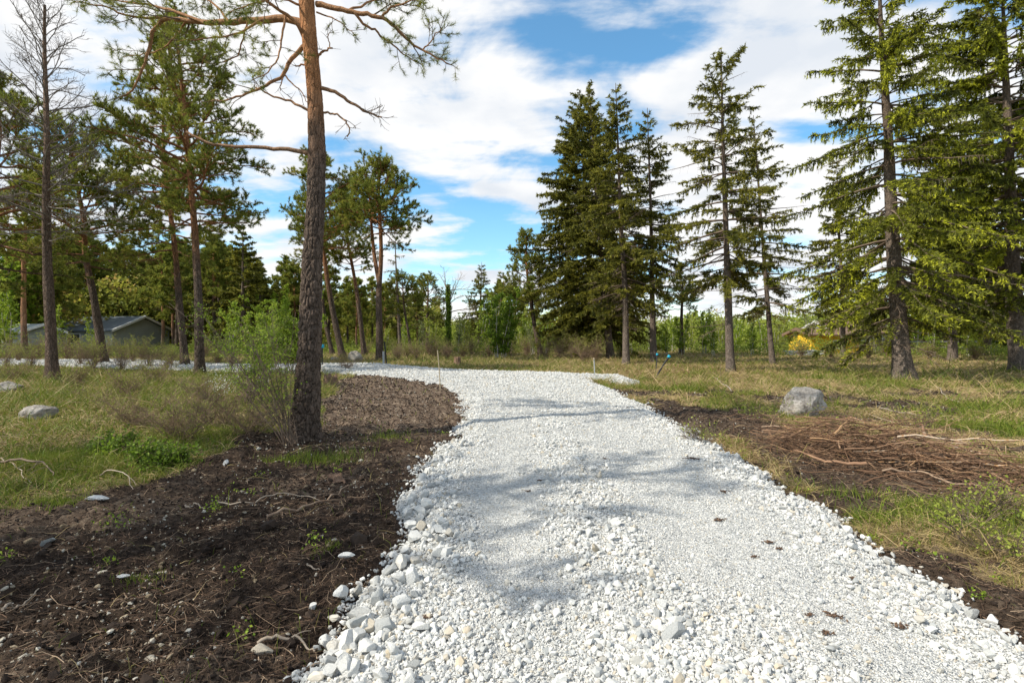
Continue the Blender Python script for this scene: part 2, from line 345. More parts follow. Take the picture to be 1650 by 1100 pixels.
# ---------------------------------------------------------------- ground and path
def inpoly(x, y, P):
    P = np.asarray(P); ins = np.zeros(np.shape(x), bool); j = len(P)-1
    for i in range(len(P)):
        xi, yi = P[i]; xj, yj = P[j]
        with np.errstate(divide='ignore', invalid='ignore'):
            c = ((yi > y) != (yj > y)) & (x < (xj-xi)*(y-yi)/(yj-yi+1e-12)+xi)
        ins ^= c; j = i
    return ins
def dseg(x, y, P, closed=True):
    P = np.asarray(P, float); best = np.full(np.shape(x), 1e9)
    for i in range(len(P)-(0 if closed else 1)):
        a = P[i]; b = P[(i+1) % len(P)]; e = b-a; L = max((e**2).sum(), 1e-12)
        t = np.clip(((x-a[0])*e[0]+(y-a[1])*e[1])/L, 0, 1)
        best = np.minimum(best, np.hypot(x-a[0]-t*e[0], y-a[1]-t*e[1]))
    return best
def sdist(x, y, P):
    return np.where(inpoly(x, y, P), 1, -1)*dseg(x, y, P)
left_px = [(530, 1100), (552, 1030), (598, 970), (640, 925), (662, 880), (652, 815), (690, 755), (733, 712), (748, 668), (742, 640), (715, 624), (640, 612), (560, 606), (500, 603), (400, 601), (300, 597), (150, 592), (0, 590), (-300, 588)]
far_px = [(-300, 580), (0, 581), (150, 582.5), (300, 585), (400, 588), (500, 590), (560, 589), (620, 591), (680, 595), (760, 599), (850, 601), (905, 603), (945, 607)]
right_px = [(940, 613), (985, 632), (1040, 657), (1100, 692), (1150, 722), (1210, 757), (1270, 792), (1330, 832), (1420, 892), (1480, 940), (1560, 1000), (1650, 1048)]
LEFT = [(-1.5, -6), (-1.05, 0), (-.92, 1.5)]+[gp(*p) for p in left_px]
RIGHT = [gp(*p) for p in right_px]+[(2.8, 1.6), (3.0, 0), (3.2, -6)]
PATH = LEFT+[gp(*p) for p in far_px]+RIGHT
SPUR = [gp(*p) for p in [(925, 606), (1000, 607), (1032, 619), (1010, 623), (965, 614), (930, 612)]]
SOIL = [(-30, 0.3), gp(-900, 900), gp(0, 818), gp(120, 792), gp(240, 772), gp(340, 735), gp(420, 708), gp(485, 694), gp(512, 660), gp(535, 622), gp(575, 605), gp(640, 606), gp(760, 625), (0, 8), (0, -5), (-30, -5)]
RIDGE = [gp(880, 690), gp(930, 790), gp(960, 900), gp(1010, 1000), (0.75, 2.2), (0.8, 0)]
DARKR = [gp(1040, 655), gp(1120, 660), gp(1210, 672), gp(1260, 700), gp(1200, 712), gp(1150, 705)]
ROUGH = [gp(1120, 690), gp(1300, 706), gp(1480, 725), gp(1650, 760), gp(1650, 830), gp(1450, 800), gp(1330, 775), gp(1240, 750)]
DARKR2 = [gp(1425, 885), gp(1500, 890), gp(1650, 950), gp(1800, 1000), gp(1800, 1100), gp(1640, 1060), gp(1520, 975)]
LITR = [gp(985, 602), gp(1000, 590), gp(1130, 588), gp(1210, 596), gp(1165, 606), gp(1080, 615), gp(1030, 622)]
def pathd(x, y):
    w = (fbm(x, y, 2.2, 3, 5)-.5)*.42
    return np.maximum(sdist(x, y, PATH), sdist(x, y, SPUR))+w
def soilm(x, y):
    w = (fbm(x, y, .9, 4, 9)-.5)*1.3
    s = sm(-.35, .35, sdist(x, y, SOIL)+w)
    s = np.maximum(s, sm(-.5, .3, sdist(x, y, DARKR)+w*.6))
    s = np.maximum(s, sm(-.3, .3, sdist(x, y, DARKR2)+w*.3))
    s = np.maximum(s, sm(-.5, .5, sdist(x, y, ROUGH)+w*1.1)*.72)
    pt = sm(.535, .60, fbm(x, y, 1.4, 4, 71))*.8*(y < 15); s = np.maximum(s, np.where(x > 0, pt, pt*.5*(x > -9)))
    pd = pathd(x, y)
    s = np.maximum(s, np.where(x > 0, sm(-.22, -.05, pd+w*.3)*.55*(y < 14), 0))
    return s
def gh(x, y):
    x = np.asarray(x, float); y = np.asarray(y, float)
    return (fbm(x, y, .13, 3, 2)-.5)*.25*sm(4, 20, np.hypot(x, y))
def micro(x, y, s):
    z = (fbm(x, y, 1.1, 3, 4)-.5)*.10*(1-.45*s)
    z = z+s*((fbm(x, y, 4.5, 4, 7, .62)-.5)*.17+(fbm(x, y, 1.9, 3, 17)-.5)*.16*sm(6, 9, y)+np.abs(fbm(x, y, 11, 4, 8, .65)-.5)*.11)
    return z+(1-s)*(fbm(x, y, 6, 3, 3)-.5)*.06
def ph(x, y):                                   # path surface
    pd = pathd(x, y); rd = dseg(x, y, RIDGE, False)
    prof = sm(-.12, .35, pd)*.115-.05*(1-sm(-.3, .0, pd))-.06*(1-sm(-.12, .02, pd))
    return gh(x, y)+prof+sm(.75, .1, rd)*.035+(fbm(x, y, 3, 4, 11)-.5)*.05+(fbm(x, y, 16, 3, 12)-.5)*.015
def ground_z(x, y):
    s = soilm(x, y); pd = pathd(x, y)
    return gh(x, y)+micro(x, y, s)*(1-.8*sm(-.1, .3, pd))-.03*sm(0, .3, pd)
def polar(th, rr, zf, keep=None):
    TH, RR = np.meshgrid(th, rr); X = RR*np.sin(TH); Y = RR*np.cos(TH); n, m = X.shape
    i, j = np.meshgrid(np.arange(n-1), np.arange(m-1), indexing='ij')
    q = np.stack([i*m+j, (i+1)*m+j, (i+1)*m+j+1, i*m+j+1], -1).reshape(-1, 4)[:, ::-1]
    x = X.ravel(); y = Y.ravel()
    if keep is not None:
        k = keep(x, y); q = q[k[q].any(1)]; u = np.unique(q); mp_ = np.zeros(len(x), int); mp_[u] = np.arange(len(u)); q = mp_[q]; x = x[u]; y = y[u]
    return x, y, zf(x, y), q
fine = np.radians(np.arange(-58, 58.01, .22)); rest = np.radians(np.arange(58, 302.1, 3))
th = np.concatenate([fine[:-1], rest]); th[-1] = fine[0]+2*math.pi
rr = np.concatenate([[0.02, .4, .8, 1.2], np.geomspace(1.5, 60, 430), np.geomspace(64, 1500, 40)])
x, y, z, q = polar(th, rr, ground_z)
a = Acc(); a.add(np.stack([x, y, z], -1), q=q); me = a.mesh('ground', True)
straw = sm(.34, .56, fbm(x, y, .8, 4, 21))*np.where(x > 0, 1., .45)
straw = np.maximum(straw, sm(22, 26, y)*.4)
redv = np.maximum(sm(-.8, .6, sdist(x, y, LITR)+(fbm(x, y, .8, 3, 6)-.5)*2), .8*sm(1.6, .2, dseg(x, y, [gp(1240, 715), gp(1400, 745), gp(1640, 790)], False)+(fbm(x, y, 1.5, 3, 6)-.5)*1.4))
palev = np.where(x < 2, sm(7.0, 9.5, y+(fbm(x, y, 1.2, 3, 61)-.5)*2)*.9, 0)+.55*sm(.55, .7, fbm(x, y, .9, 3, 62))*(y < 8)+np.where(x > 2, .35, 0)  # soil gets paler farther out, in some near patches and on the right
for nme, arr in (('dry', np.clip(palev, 0, 1)), ('soil', soilm(x, y)), ('straw', straw), ('red', redv)):
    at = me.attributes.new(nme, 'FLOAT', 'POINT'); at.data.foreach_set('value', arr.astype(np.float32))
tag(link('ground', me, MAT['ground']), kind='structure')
x, y, z, q = polar(fine, np.concatenate([[.5, 1, 1.4], np.geomspace(1.6, 62, 420)]), ph, lambda x, y: pathd(x, y) > -.22)
a = Acc(); a.add(np.stack([x, y, z], -1), q=q)
tag(link('path', a.mesh('path', True), MAT['path']), kind='structure')
def surf(x, y):
    return np.maximum(ground_z(x, y), ph(x, y))
# ---------------------------------------------------------------- tree builders
def curve(p, d, L, n, rng, wig=.15, grav=0.0):
    p = np.array(p, float); d = np.array(d, float); d /= np.linalg.norm(d); P = [p.copy()]; s = L/(n-1)
    for i in range(n-1):
        d = d+np.array([rng.gauss(0, wig), rng.gauss(0, wig), rng.gauss(0, wig)+grav]); d /= np.linalg.norm(d)
        p = p+d*s; P.append(p.copy())
    return np.array(P)
def lerp(P, t):
    f = t*(len(P)-1); i = min(int(f), len(P)-2); return P[i]+(P[i+1]-P[i])*(f-i), P[i+1]-P[i]
def resample(P, n):
    P = np.array(P, float); L = np.concatenate([[0], np.cumsum(np.linalg.norm(np.diff(P, axis=0), axis=1))]); t = np.linspace(0, L[-1], n)
    Q = np.stack([np.interp(t, L, P[:, k]) for k in range(3)], 1)
    for _ in range(2): Q[1:-1] = (Q[:-2]+2*Q[1:-1]+Q[2:])/4
    return Q
def trunk_mesh(A, pts, r0, r1, sides=14, n=26, flare=.35, rng=random, knob=.06):
    P = resample(pts, n); L = np.linalg.norm(np.diff(P, axis=0), axis=1).sum()
    t = np.linspace(0, 1, n); hgt = t*L
    r = r0+(r1-r0)*t; r = r*(1+flare*np.exp(-hgt/.35))
    P2 = np.vstack([P[0]-[0, 0, .35], P]); r2 = np.concatenate([[r[0]*1.25], r])
    b = A.n; A2 = Acc(); A2.tube(P2, r2, sides, .5); A2.flush(); V = np.concatenate(A2.V).astype(float); Q = np.concatenate(A2.Q)
    c = np.repeat(P2, sides, 0); dv = V-c; rad = np.linalg.norm(dv, axis=1)
    s0 = rng.random()*50
    k = 1+(vn(np.stack([dv[:, 0]/rad*1.6+s0, dv[:, 1]/rad*1.6, V[:, 2]*.9], -1))-.5)*.22+(vn(np.stack([dv[:, 0]/rad*4+s0, dv[:, 1]/rad*4, V[:, 2]*4], -1))-.5)*knob*2
    A.add(c+dv*k[:, None], q=Q, a=.5)
    return P, r
class Tree:
    def __init__(s, seed, needle=.10, nw=.010, per=11, twig_r=.006):
        s.rng = random.Random(seed); s.rs = np.random.RandomState(seed); s.T = Acc(); s.B = Acc(); s.tp = []; s.td = []; s.tv = []
        s.needle, s.nw, s.per, s.twr = needle, nw, per, twig_r
    def tuft(s, p, d, v): s.tp.append(p); s.td.append(d); s.tv.append(v)
    def twigs(s, P, r, L, dens=.13, leafy=1.0, up=.25, tl=(.14, .32), base=.25):
        rng = s.rng; n = max(2, int(L*(1-base)/dens)); bv = rng.random()
        for i in range(n):
            t = base+(1-base)*(i+rng.random())/n; p, d = lerp(P, min(t, .999)); d = d/np.linalg.norm(d)
            o = np.array([rng.gauss(0, 1), rng.gauss(0, 1), rng.gauss(up, .6)]); o -= d*o.dot(d)*.6; o /= np.linalg.norm(o)
            q = curve(p, d*.7+o*.8, rng.uniform(*tl), 3, rng, .22, up*.25)
            s.B.tube(q, [s.twr, s.twr*.7, s.twr*.4], 3)
            if rng.random() < leafy:
                dd = q[2]-q[1]; s.tuft(q[2], dd, bv); s.tuft((q[1]+q[2])/2, dd, bv)
                if rng.random() < .6: s.tuft(q[1], dd, bv)
        if leafy > 0: s.tuft(P[-1], P[-1]-P[-2], bv)
    def limb(s, P, r0, r1=None, nsub=None, leafy=1.0, t0=.3, subk=.42, dens=.13, sides=6, up=.3, flat=.5, sub2=False, into=None, tl=(.14, .32)):
        rng = s.rng; P = np.array(P); L = np.linalg.norm(np.diff(P, axis=0), axis=1).sum(); n = len(P)
        r1 = r1 or r0*.25; (into or s.B).tube(P, np.linspace(r0, r1, n), sides)
        if nsub is None: nsub = int(L*(1-t0)/.2)+1
        for i in range(nsub):
            t = t0+(1-t0)*(i+.5*rng.random()+.25)/nsub; p, d = lerp(P, min(t, .999)); d = d/np.linalg.norm(d)
            sl = subk*L*(1.12-t)*rng.uniform(.6, 1.25)+.18
            side = np.cross(d, [0, 0, 1.0]); side /= max(np.linalg.norm(side), 1e-6)
            o = side*rng.choice((-1, 1))*rng.uniform(.5, 1)+np.array([0, 0, rng.gauss(up*.6, flat)])
            q = curve(p, d*.75+o*.8, sl, 5, rng, .2, up*.12); rr_ = max(r0*(1-t*.75)*.45, s.twr)
            s.B.tube(q, np.linspace(rr_, s.twr, 5), 4)
            if sub2 and sl > .45:
                for k in range(int(sl/.2)):
                    tt = .25+.7*(k+rng.random())/int(sl/.2); p2, d2 = lerp(q, min(tt, .99)); d2 = d2/np.linalg.norm(d2)
                    q2 = curve(p2, d2*.6+np.array([rng.gauss(0, .6), rng.gauss(0, .6), rng.gauss(up*.5, .5)]), sl*.45*rng.uniform(.6, 1.2), 4, rng, .2, up*.1)
                    s.B.tube(q2, np.linspace(s.twr*1.2, s.twr*.8, 4), 3); s.twigs(q2, 0, sl*.45, dens, leafy, up, tl=tl)
            s.twigs(q, rr_, sl, dens, leafy, up, tl=tl)
        s.twigs(P, r0, L*.5, dens, leafy, up, tl=tl, base=.6)
    def needles(s, A=None, vspread=.35):
        A = A or Acc()
        if not s.tp: return A
        p = np.array(s.tp); d = nrm(np.array(s.td)); v = np.array(s.tv); m = len(p); k = s.per; rs = s.rs
        pp = np.repeat(p, k, 0)+np.repeat(d, k, 0)*rs.uniform(-.6, .35, (m*k, 1))*s.needle
        dd = np.repeat(d, k, 0)*.75+rs.normal(size=(m*k, 3))*.62; dd[:, 2] += .18
        vv = np.clip(np.repeat(v*.45+.2, k)+rs.normal(0, vspread*.45, m*k), 0, 1)
        A.blades(pp, dd, s.needle*rs.uniform(.7, 1.25, m*k), s.nw, vv, rs); return A
def finish(root, tr, bark, twig, leafm, crown=None, b='branches', c='crown', smooth=True):
    link('trunk', tr.T.mesh('trunk', smooth), bark, root)
    bm_ = tr.B.mesh('branches', False)
    if len(bm_.polygons): link(b, bm_, twig, root)
    A = crown or tr.needles()
    if A.n: link(c, A.mesh('crown'), leafm, root)
def local(pts, base): return [np.array(p)-np.array(base) for p in pts]
def treeroot(name, label, cat, px, py, group=None, scale=1):
    X, Y = gp(px, py); z = float(surf(np.array([X]), np.array([Y]))[0])-.03
    return thing(name, label, cat, (X, Y, z), group), np.array([X, Y, z])

def pine(label, pts, r0, crown0, rad, nl, seed, group=None, top=None, bark='bark_pine', leafm='pine_needle', needle=.16, nw=.027, per=17, leafy=1.0, dens=.115, r1=None, skew=(0, 0), tw='bark_pine', name='pine_tree', cat='pine tree', dead=0, env='pine', extra=None, twr=.008, sub2=False, updir=(.0, .75)):
    """pts: photo pixels of the stem, foot first; all at the foot's distance"""
    root, base = treeroot(name, label, cat, *pts[0], group=group); d = base[1]
    tr = Tree(seed, needle, nw, per, twr); rng = tr.rng
    st = [np.zeros(3)]+[np.array(p3(px, py, d+rng.gauss(0, .15)))-base for px, py in pts[1:]]
    r1 = r1 or r0*.22
    P, r = trunk_mesh(tr.T, st, r0, r1, rng=rng); H = P[-1][2]
    nl = int(nl*1.65)
    for i in range(nl):
        t = (i+rng.random()*.8)/nl; hz = crown0+(H-crown0)*t; f = np.interp(hz, P[:, 2], np.linspace(0, 1, len(P)))
        p, _ = lerp(P, min(f, .995)); az = i*2.4+rng.uniform(-.5, .5)
        if env == 'pine': e = (1.02-t)**.55*(.55+.45*min(1, t*3+.3))
        else: e = (1.03-t)
        L = 1.1*rad*e*rng.uniform(.55, 1.2)*(1+skew[0]*math.cos(az)); el = updir[0]+(updir[1]-updir[0])*t+rng.gauss(0, .13)
        q = curve(p, (math.cos(az)*math.cos(el), math.sin(az)*math.cos(el), math.sin(el)), max(L, .35), 8, rng, .13, .03)
        rr_ = max(.012, min(r0*.42, .014*L+.012))*(.55 if leafy == 0 else 1)
        tr.limb(q, rr_, .01, leafy=0 if rng.random() < dead*(1-t)*1.5 else leafy, dens=dens, t0=.3 if L > 1.2 else .1, sub2=sub2)
    if extra: extra(tr, P, base, d)
    finish(root, tr, MAT[bark], MAT[tw], MAT[leafm]); return root

def spruce_geo(tr, P, r0, crown0, rad, seed, wh=.33, per=5, droop=.35, bright=.0, drape=.6, low=.55, dens=1.0, bl=.10, bw=.020, lean=0, ragged=.3, bare=.1, pw=.85):
    rng = tr.rng; rs = tr.rs; C = Acc(); H = P[-1][2]; hz = crown0; k = 0
    sect = rs.uniform(.6, 1.2, 12)
    while hz < H-.1:
        t = (hz-crown0)/(H-crown0); f = np.interp(hz, P[:, 2], np.linspace(0, 1, len(P))); p, _ = lerp(P, min(f, .995))
        env = (1.03-t)**pw*(low+(1-low)*min(1, t*5))
        for j in range(per if t < .9 else 4):
            az = rng.uniform(0, 6.283); L = 1.12*rad*env*rng.uniform(1-ragged*1.3, 1.1)*(.75+.35*vn(np.array([[math.cos(az)*2+seed, math.sin(az)*2, hz*.7]]))[0]*1.5)
            L = max(L, .22)
            el = .55*t**1.5+rng.gauss(.02, .12)-.12*(1-t); n = 9
            s_ = np.linspace(0, 1, n); dr = droop*(1-.75*t)
            hor = s_*L; zc = hor*math.tan(el)-dr*L*(s_**1.7)+.22*dr*L*sm(.6, 1, s_)
            wob = np.cumsum(rs.normal(0, .02, n))*L*.25
            dx, dy = math.cos(az), math.sin(az)
            Q = p+np.stack([dx*hor-dy*wob, dy*hor+dx*wob, zc], 1)
            tr.B.tube(Q, np.linspace(max(.010, .012*L+.006), .004, n), 4)
            if rng.random() < bare*(1-t)*2: leafy = .12
            else: leafy = 1
            nt_ = max(5, int(L/.06*dens)); tt = np.sort(rs.uniform(.12 if L < 1.2 else .25, 1, nt_))
            pos = np.stack([np.interp(tt, s_, Q[:, i]) for i in range(3)], 1)
            sg = rs.choice([-1, 1], nt_); tl = (.16+.34*np.minimum(L/3, 1)*(1.15-tt))*rs.uniform(.6, 1.25, nt_)*(1 if t < .8 else .7)
            side = np.stack([-dy*sg, dx*sg, np.zeros(nt_)], 1); fw = np.tile([dx, dy, -.05], (nt_, 1))
            hang = rs.random(nt_) < drape*.55
            d_ = nrm(fw*rs.uniform(.3, .9, (nt_, 1))+side*rs.uniform(.5, 1, (nt_, 1))+np.stack([np.zeros(nt_)]*2+[rs.normal(-.05, .18, nt_)], 1))
            d_[hang] = nrm(d_[hang]*.35+np.array([0, 0, -1.0])); tl = np.where(hang, tl*.9, tl)
            end = pos+d_*tl[:, None]; end[:, 2] -= tl**2*drape*.5
            mid = (pos+end)/2; mid[:, 2] += .02
            for a_, b_, c_ in zip(pos[::2], mid[::2], end[::2]): tr.B.tube([a_, b_, c_], [.004, .003, .002], 3)
            if leafy < 1 and rng.random() < .6: continue
            nb = np.maximum(3, (tl/.019*leafy).astype(int)); ix = np.repeat(np.arange(nt_), nb); u = rs.random(len(ix))
            bp = pos[ix]+(end[ix]-pos[ix])*u[:, None]; bp[:, 2] += .02*np.sin(u*3.1)
            bd = d_[ix]*.9+rs.normal(size=(len(ix), 3))*np.array([.5, .5, .38])
            tone = np.clip(rng.gauss(.33, .12), .05, .7)
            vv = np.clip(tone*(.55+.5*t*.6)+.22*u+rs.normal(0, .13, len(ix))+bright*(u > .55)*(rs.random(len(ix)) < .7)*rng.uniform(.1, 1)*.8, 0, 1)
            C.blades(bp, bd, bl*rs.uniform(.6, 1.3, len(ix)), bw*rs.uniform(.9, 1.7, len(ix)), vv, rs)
            m2 = int(L/.03*dens); uu = rs.uniform(.3, 1, m2)
            bp = np.stack([np.interp(uu, s_, Q[:, i]) for i in range(3)], 1); C.blades(bp, np.array([dx, dy, 0])*.8+rs.normal(size=(m2, 3))*.6, bl, bw, np.clip(tone+rs.normal(0, .12, m2), 0, 1), rs)
        hz += wh*rng.uniform(.7, 1.3); k += 1
    return C
def spruce(label, pts, r0, crown0, rad, seed, leafm='spruce', name='spruce_tree', cat='spruce tree', stubs=20, extra=None, bark='bark_spruce', **kw):
    root, base = treeroot(name, label, cat, *pts[0]); d = base[1]; tr = Tree(seed); rng = tr.rng
    st = [np.zeros(3)]+[np.array(p3(px, py, d+rng.gauss(0, .08)))-base for px, py in pts[1:]]
    P, r = trunk_mesh(tr.T, st, r0, .015, rng=rng, flare=kw.pop('flare', .3), sides=16, n=34)
    for i in range(stubs):                      # dead lower branches
        hz = rng.uniform(max(crown0*.45, 1.2), crown0+2); f = np.interp(hz, P[:, 2], np.linspace(0, 1, len(P))); p, _ = lerp(P, f)
        az = rng.uniform(0, 6.28); q = curve(p, (math.cos(az), math.sin(az), rng.uniform(-.35, .1)), rng.uniform(.4, rad*.7), 6, rng, .1, -.03)
        tr.B.tube(q, np.linspace(.014, .004, 6), 4); tr.twigs(q, .01, 1.2, .12, 0, -.1, (.15, .5))
    C = spruce_geo(tr, P, r0, crown0, rad, seed, **kw)
    if extra: extra(tr, P, C)
    finish(root, tr, MAT[bark], MAT['twig'], MAT[leafm], C); return root

def leafy_geo(tr, H, nst, spread, leaf, ndens, seed, v0=.3, bare=.0, r=.02, wide=.5, bottom=.25):
    rng = tr.rng; rs = tr.rs; C = Acc(); pos = []
    for i in range(nst):
        az = rng.uniform(0, 6.28); b = (math.cos(az)*spread*.25*rng.random(), math.sin(az)*spread*.25*rng.random(), -.05)
        h = H*rng.uniform(.65, 1.02); le = rng.uniform(0, spread/H*.8)
        q = curve(b, (math.cos(az)*le, math.sin(az)*le, 1), h, 10, rng, .06, .05)
        (tr.T).tube(q, np.linspace(r*rng.uniform(.7, 1.2), .004, 10), 6)
        for k in range(int(h/.16)):
            t = bottom+(1-bottom)*rng.random(); p, d = lerp(q, min(t, .99)); a2 = rng.uniform(0, 6.28)
            L = wide*(1.15-t)*rng.uniform(.4, 1.1)*min(1, .5+t)
            q2 = curve(p, (math.cos(a2)*.8, math.sin(a2)*.8, rng.uniform(.2, .9)), L, 5, rng, .15, .03); tr.B.tube(q2, np.linspace(.008, .003, 5), 3)
            for m in range(max(2, int(L/.16))):
                p3_, d3 = lerp(q2, rng.uniform(.3, .99)); q3 = curve(p3_, d3/np.linalg.norm(d3)+np.array([rng.gauss(0, .6), rng.gauss(0, .6), rng.gauss(.1, .4)]), rng.uniform(.15, .35), 3, rng, .2)
                tr.B.tube(q3, [.003, .0025, .002], 3)
                if rng.random() > bare:
                    u = rs.random(ndens)[:, None]; pos.append(q3[0]+(q3[2]-q3[0])*u+rs.normal(0, .035, (ndens, 3)))
    if pos:
        pos = np.concatenate(pos); vv = np.clip(v0+rs.normal(0, .2, len(pos))+.25*(pos[:, 2]/H-.5), 0, 1)
        C.leaves(pos, leaf*rs.uniform(.6, 1.3, len(pos)), vv, rs)
    return C
def leafy(label, px, py, H, nst, spread, leaf, nd_, seed, mat='leaf', name='green_shrub', cat='shrub', group=None, bark='twig', r=.02, root=None, **kw):
    if root is None: root, base = treeroot(name, label, cat, px, py, group)
    tr = Tree(seed); C = leafy_geo(tr, H, nst, spread, leaf, nd_, seed, r=r, **kw)
    link('stems', tr.T.mesh('stems', True), MAT[bark], root)
    link('branches', tr.B.mesh('branches'), MAT['twig'], root)
    if C.n: link('foliage', C.mesh('foliage'), MAT[mat], root)
    return root

# ---------------------------------------------------------------- the main pine beside the path
def main_pine():
    root, base = treeroot('pine_tree', 'nearest tall Scots pine with orange upper trunk and bare crooked limbs beside dark soil', 'pine tree', 490, 708)
    d = base[1]; tr = Tree(11, .075, .0046, 20, .0042); rng = tr.rng
    w = lambda px, py, dd=0: np.array(p3(px, py, d+dd))-base
    # trunk: dense rings with carved bark plates
    px = [(490, 708), (495, 640), (500, 540), (503, 420), (509, 320), (511, 240), (508, 170), (501, 90), (496, 30), (492, -40), (495, -180), (488, -330)]
    st = [np.zeros(3)]+[w(a_, b_) for a_, b_ in px[1:]]; st += [w(470, -470, .2), w(480, -560, .3)]
    P = resample(st, 620); L = np.linalg.norm(np.diff(P, axis=0), axis=1).sum(); hh = np.linspace(0, L, 620)
    rad = np.interp(hh, [0, .35, .8, 1.6, 3.0, 5, 6.6, 9, 11.5], [.245, .205, .185, .165, .145, .120, .108, .08, .03])
    k = 110; A2 = Acc(); A2.tube(np.vstack([P[0]-[0, 0, .3], P]), np.concatenate([[.30], rad]), k); A2.flush(); V = np.concatenate(A2.V).astype(float); Q = np.concatenate(A2.Q)
    c = np.repeat(np.vstack([P[0]-[0, 0, .3], P]), k, 0); dv = V-c; rr_ = np.linalg.norm(dv, axis=1); un = dv/rr_[:, None]
    hv = V[:, 2]; amp = np.interp(hv, [0, 2.8, 4.6, 7], [1, .85, .25, .12])
    th_ = np.arctan2(un[:, 1], un[:, 0])
    def cellular(sx, sz, seed):
        # distance to the border of stretched random plates around the stem
        nx = max(3, int(round(sx))); u = (th_/(2*math.pi)+.5)*nx+(vn(np.stack([un[:, 0]*3, un[:, 1]*3, hv*2.2+seed], -1))-.5)*.9; g = hv*sz+(vn(np.stack([un[:, 0]*2, un[:, 1]*2, hv*3+seed+9], -1))-.5)*.8
        iu = np.floor(u); ig = np.floor(g); f1 = np.full(len(u), 9.); f2 = np.full(len(u), 9.)
        for a_ in (-1, 0, 1):
            for b_ in (-1, 0, 1):
                cu = iu+a_; cg = ig+b_; cm = np.mod(cu, nx)
                jx = hsh(cm.astype(int)+seed, cg.astype(int), np.zeros(len(u), int)); jy = hsh(cm.astype(int), cg.astype(int)+seed+31, np.ones(len(u), int))
                dd = np.hypot(cu+jx-u, cg+jy-g); f2 = np.minimum(f2, np.maximum(f1, dd)); f1 = np.minimum(f1, dd)
        return f2-f1
    e1 = cellular(11, 6.5, 3); e2 = cellular(22, 17, 8)
    disp = (sm(0, .35, e1)-.6)*.026+(sm(0, .4, e2)-.5)*.010+(vn(np.stack([un[:, 0]*30, un[:, 1]*30, hv*40], -1))-.5)*.007
    low = (vn(np.stack([un[:, 0]*1.4, un[:, 1]*1.4, hv*.9], -1))-.5)*.035
    root_fl = np.exp(-np.maximum(hv, 0)/.22)*.05*np.maximum(0, np.cos(th_*4+.6))
    V = c+un*(rr_+disp*amp+low+root_fl)[:, None]; tr.T.add(V, q=Q)
    BR = Acc()
    def hand(pts, r0, r1, **kw):
        dd = kw.pop('dd', (0, 0)); n = len(pts); q = resample([w(a_, b_, dd[0]+(dd[1]-dd[0])*i/(n-1)) for i, (a_, b_) in enumerate(pts)], max(10, n*3))
        q[1:-1] += tr.rs.normal(0, .008, (len(q)-2, 3))
        tr.limb(q, r0, r1, into=BR, sides=8, **kw); return q
    lf = dict(tl=(.07, .17), dens=.062, sub2=True)
    no = dict(leafy=0, tl=(.08, .22), dens=.3)
    hand([(500, 248), (470, 240), (425, 239), (370, 236), (330, 230), (300, 212)], .036, .018, nsub=3, subk=.1, t0=.3, **no)
    hand([(492, 40), (465, 30), (420, 31), (360, 38), (310, 36), (262, 28), (245, 55), (238, 90), (228, 118), (212, 150), (196, 156)], .062, .012, t0=.45, subk=.22, nsub=9, up=.1, dd=(0, .6), **lf)
    hand([(330, 37), (290, 22), (262, 12), (225, 6), (190, 2), (140, -6)], .026, .008, t0=.2, subk=.30, up=.3, nsub=8, dd=(.1, 1.0), **lf)
    hand([(262, 28), (235, 32), (200, 25), (165, 8), (120, 4)], .022, .007, t0=.1, subk=.34, up=.0, nsub=6, dd=(.4, .2), **lf)
    hand([(420, 33), (395, 50), (360, 60), (330, 62), (290, 66)], .02, .007, t0=.25, subk=.3, up=0, nsub=7, dd=(.1, -.7), **lf)
    hand([(490, 62), (475, 30), (440, 10), (400, -20), (360, -60)], .03, .01, t0=.3, subk=.3, nsub=7, up=0, dd=(0, -.8), **lf)
    hand([(300, 34), (285, 60), (262, 80), (235, 88), (200, 92)], .016, .006, t0=.2, subk=.32, nsub=7, up=-.1, dd=(.3, 1.2), **lf)
    hand([(370, 36), (350, 10), (320, -10), (270, -20)], .02, .006, t0=.25, subk=.32, nsub=8, up=-.2, dd=(0, .5), **lf)
    hand([(488, 10), (450, -5), (410, 5), (370, 20)], .02, .006, t0=.3, subk=.32, nsub=8, up=-.2, dd=(0, -1.1), **lf)
    hand([(494, 70), (482, 82), (470, 95), (458, 120), (440, 133), (410, 146), (375, 160), (330, 165)], .036, .008, t0=.55, subk=.20, nsub=5, up=0, leafy=.5, tl=(.07, .16), dens=.12)
    hand([(460, 25), (455, 60), (448, 95), (430, 120), (405, 130)], .018, .006, t0=.3, subk=.3, nsub=7, up=-.2, dd=(-.2, -.9), **lf)
    hand([(400, 32), (392, 60), (385, 90), (350, 105), (330, 100)], .015, .005, t0=.2, subk=.3, nsub=7, up=-.2, dd=(.1, .6), **lf)
    hand([(501, 179), (480, 170), (462, 160), (440, 157), (425, 148), (411, 141)], .022, .010, nsub=3, subk=.25, t0=.4, **no)
    hand([(458, 120), (470, 135), (485, 145), (490, 160), (500, 168)], .012, .005, nsub=3, subk=.25, **no)
    hand([(458, 122), (452, 135), (452, 147)], .012, .005, nsub=2, subk=.3, **no)
    hand([(510, 7), (540, 13), (570, 21), (600, 25), (625, 33), (645, 50), (662, 70), (682, 80), (705, 95), (728, 105)], .045, .008, t0=.35, subk=.16, nsub=10, up=.0, dd=(0, -.3), **lf)
    hand([(572, 22), (585, 40), (605, 48), (618, 62), (640, 78), (658, 95), (680, 105)], .022, .006, t0=.3, subk=.20, nsub=8, up=-.1, dd=(-.1, .3), **lf)
    hand([(615, 28), (632, 12), (655, 4), (680, -4)], .02, .006, t0=.15, subk=.34, nsub=7, up=.1, dd=(-.1, -.4), **lf)
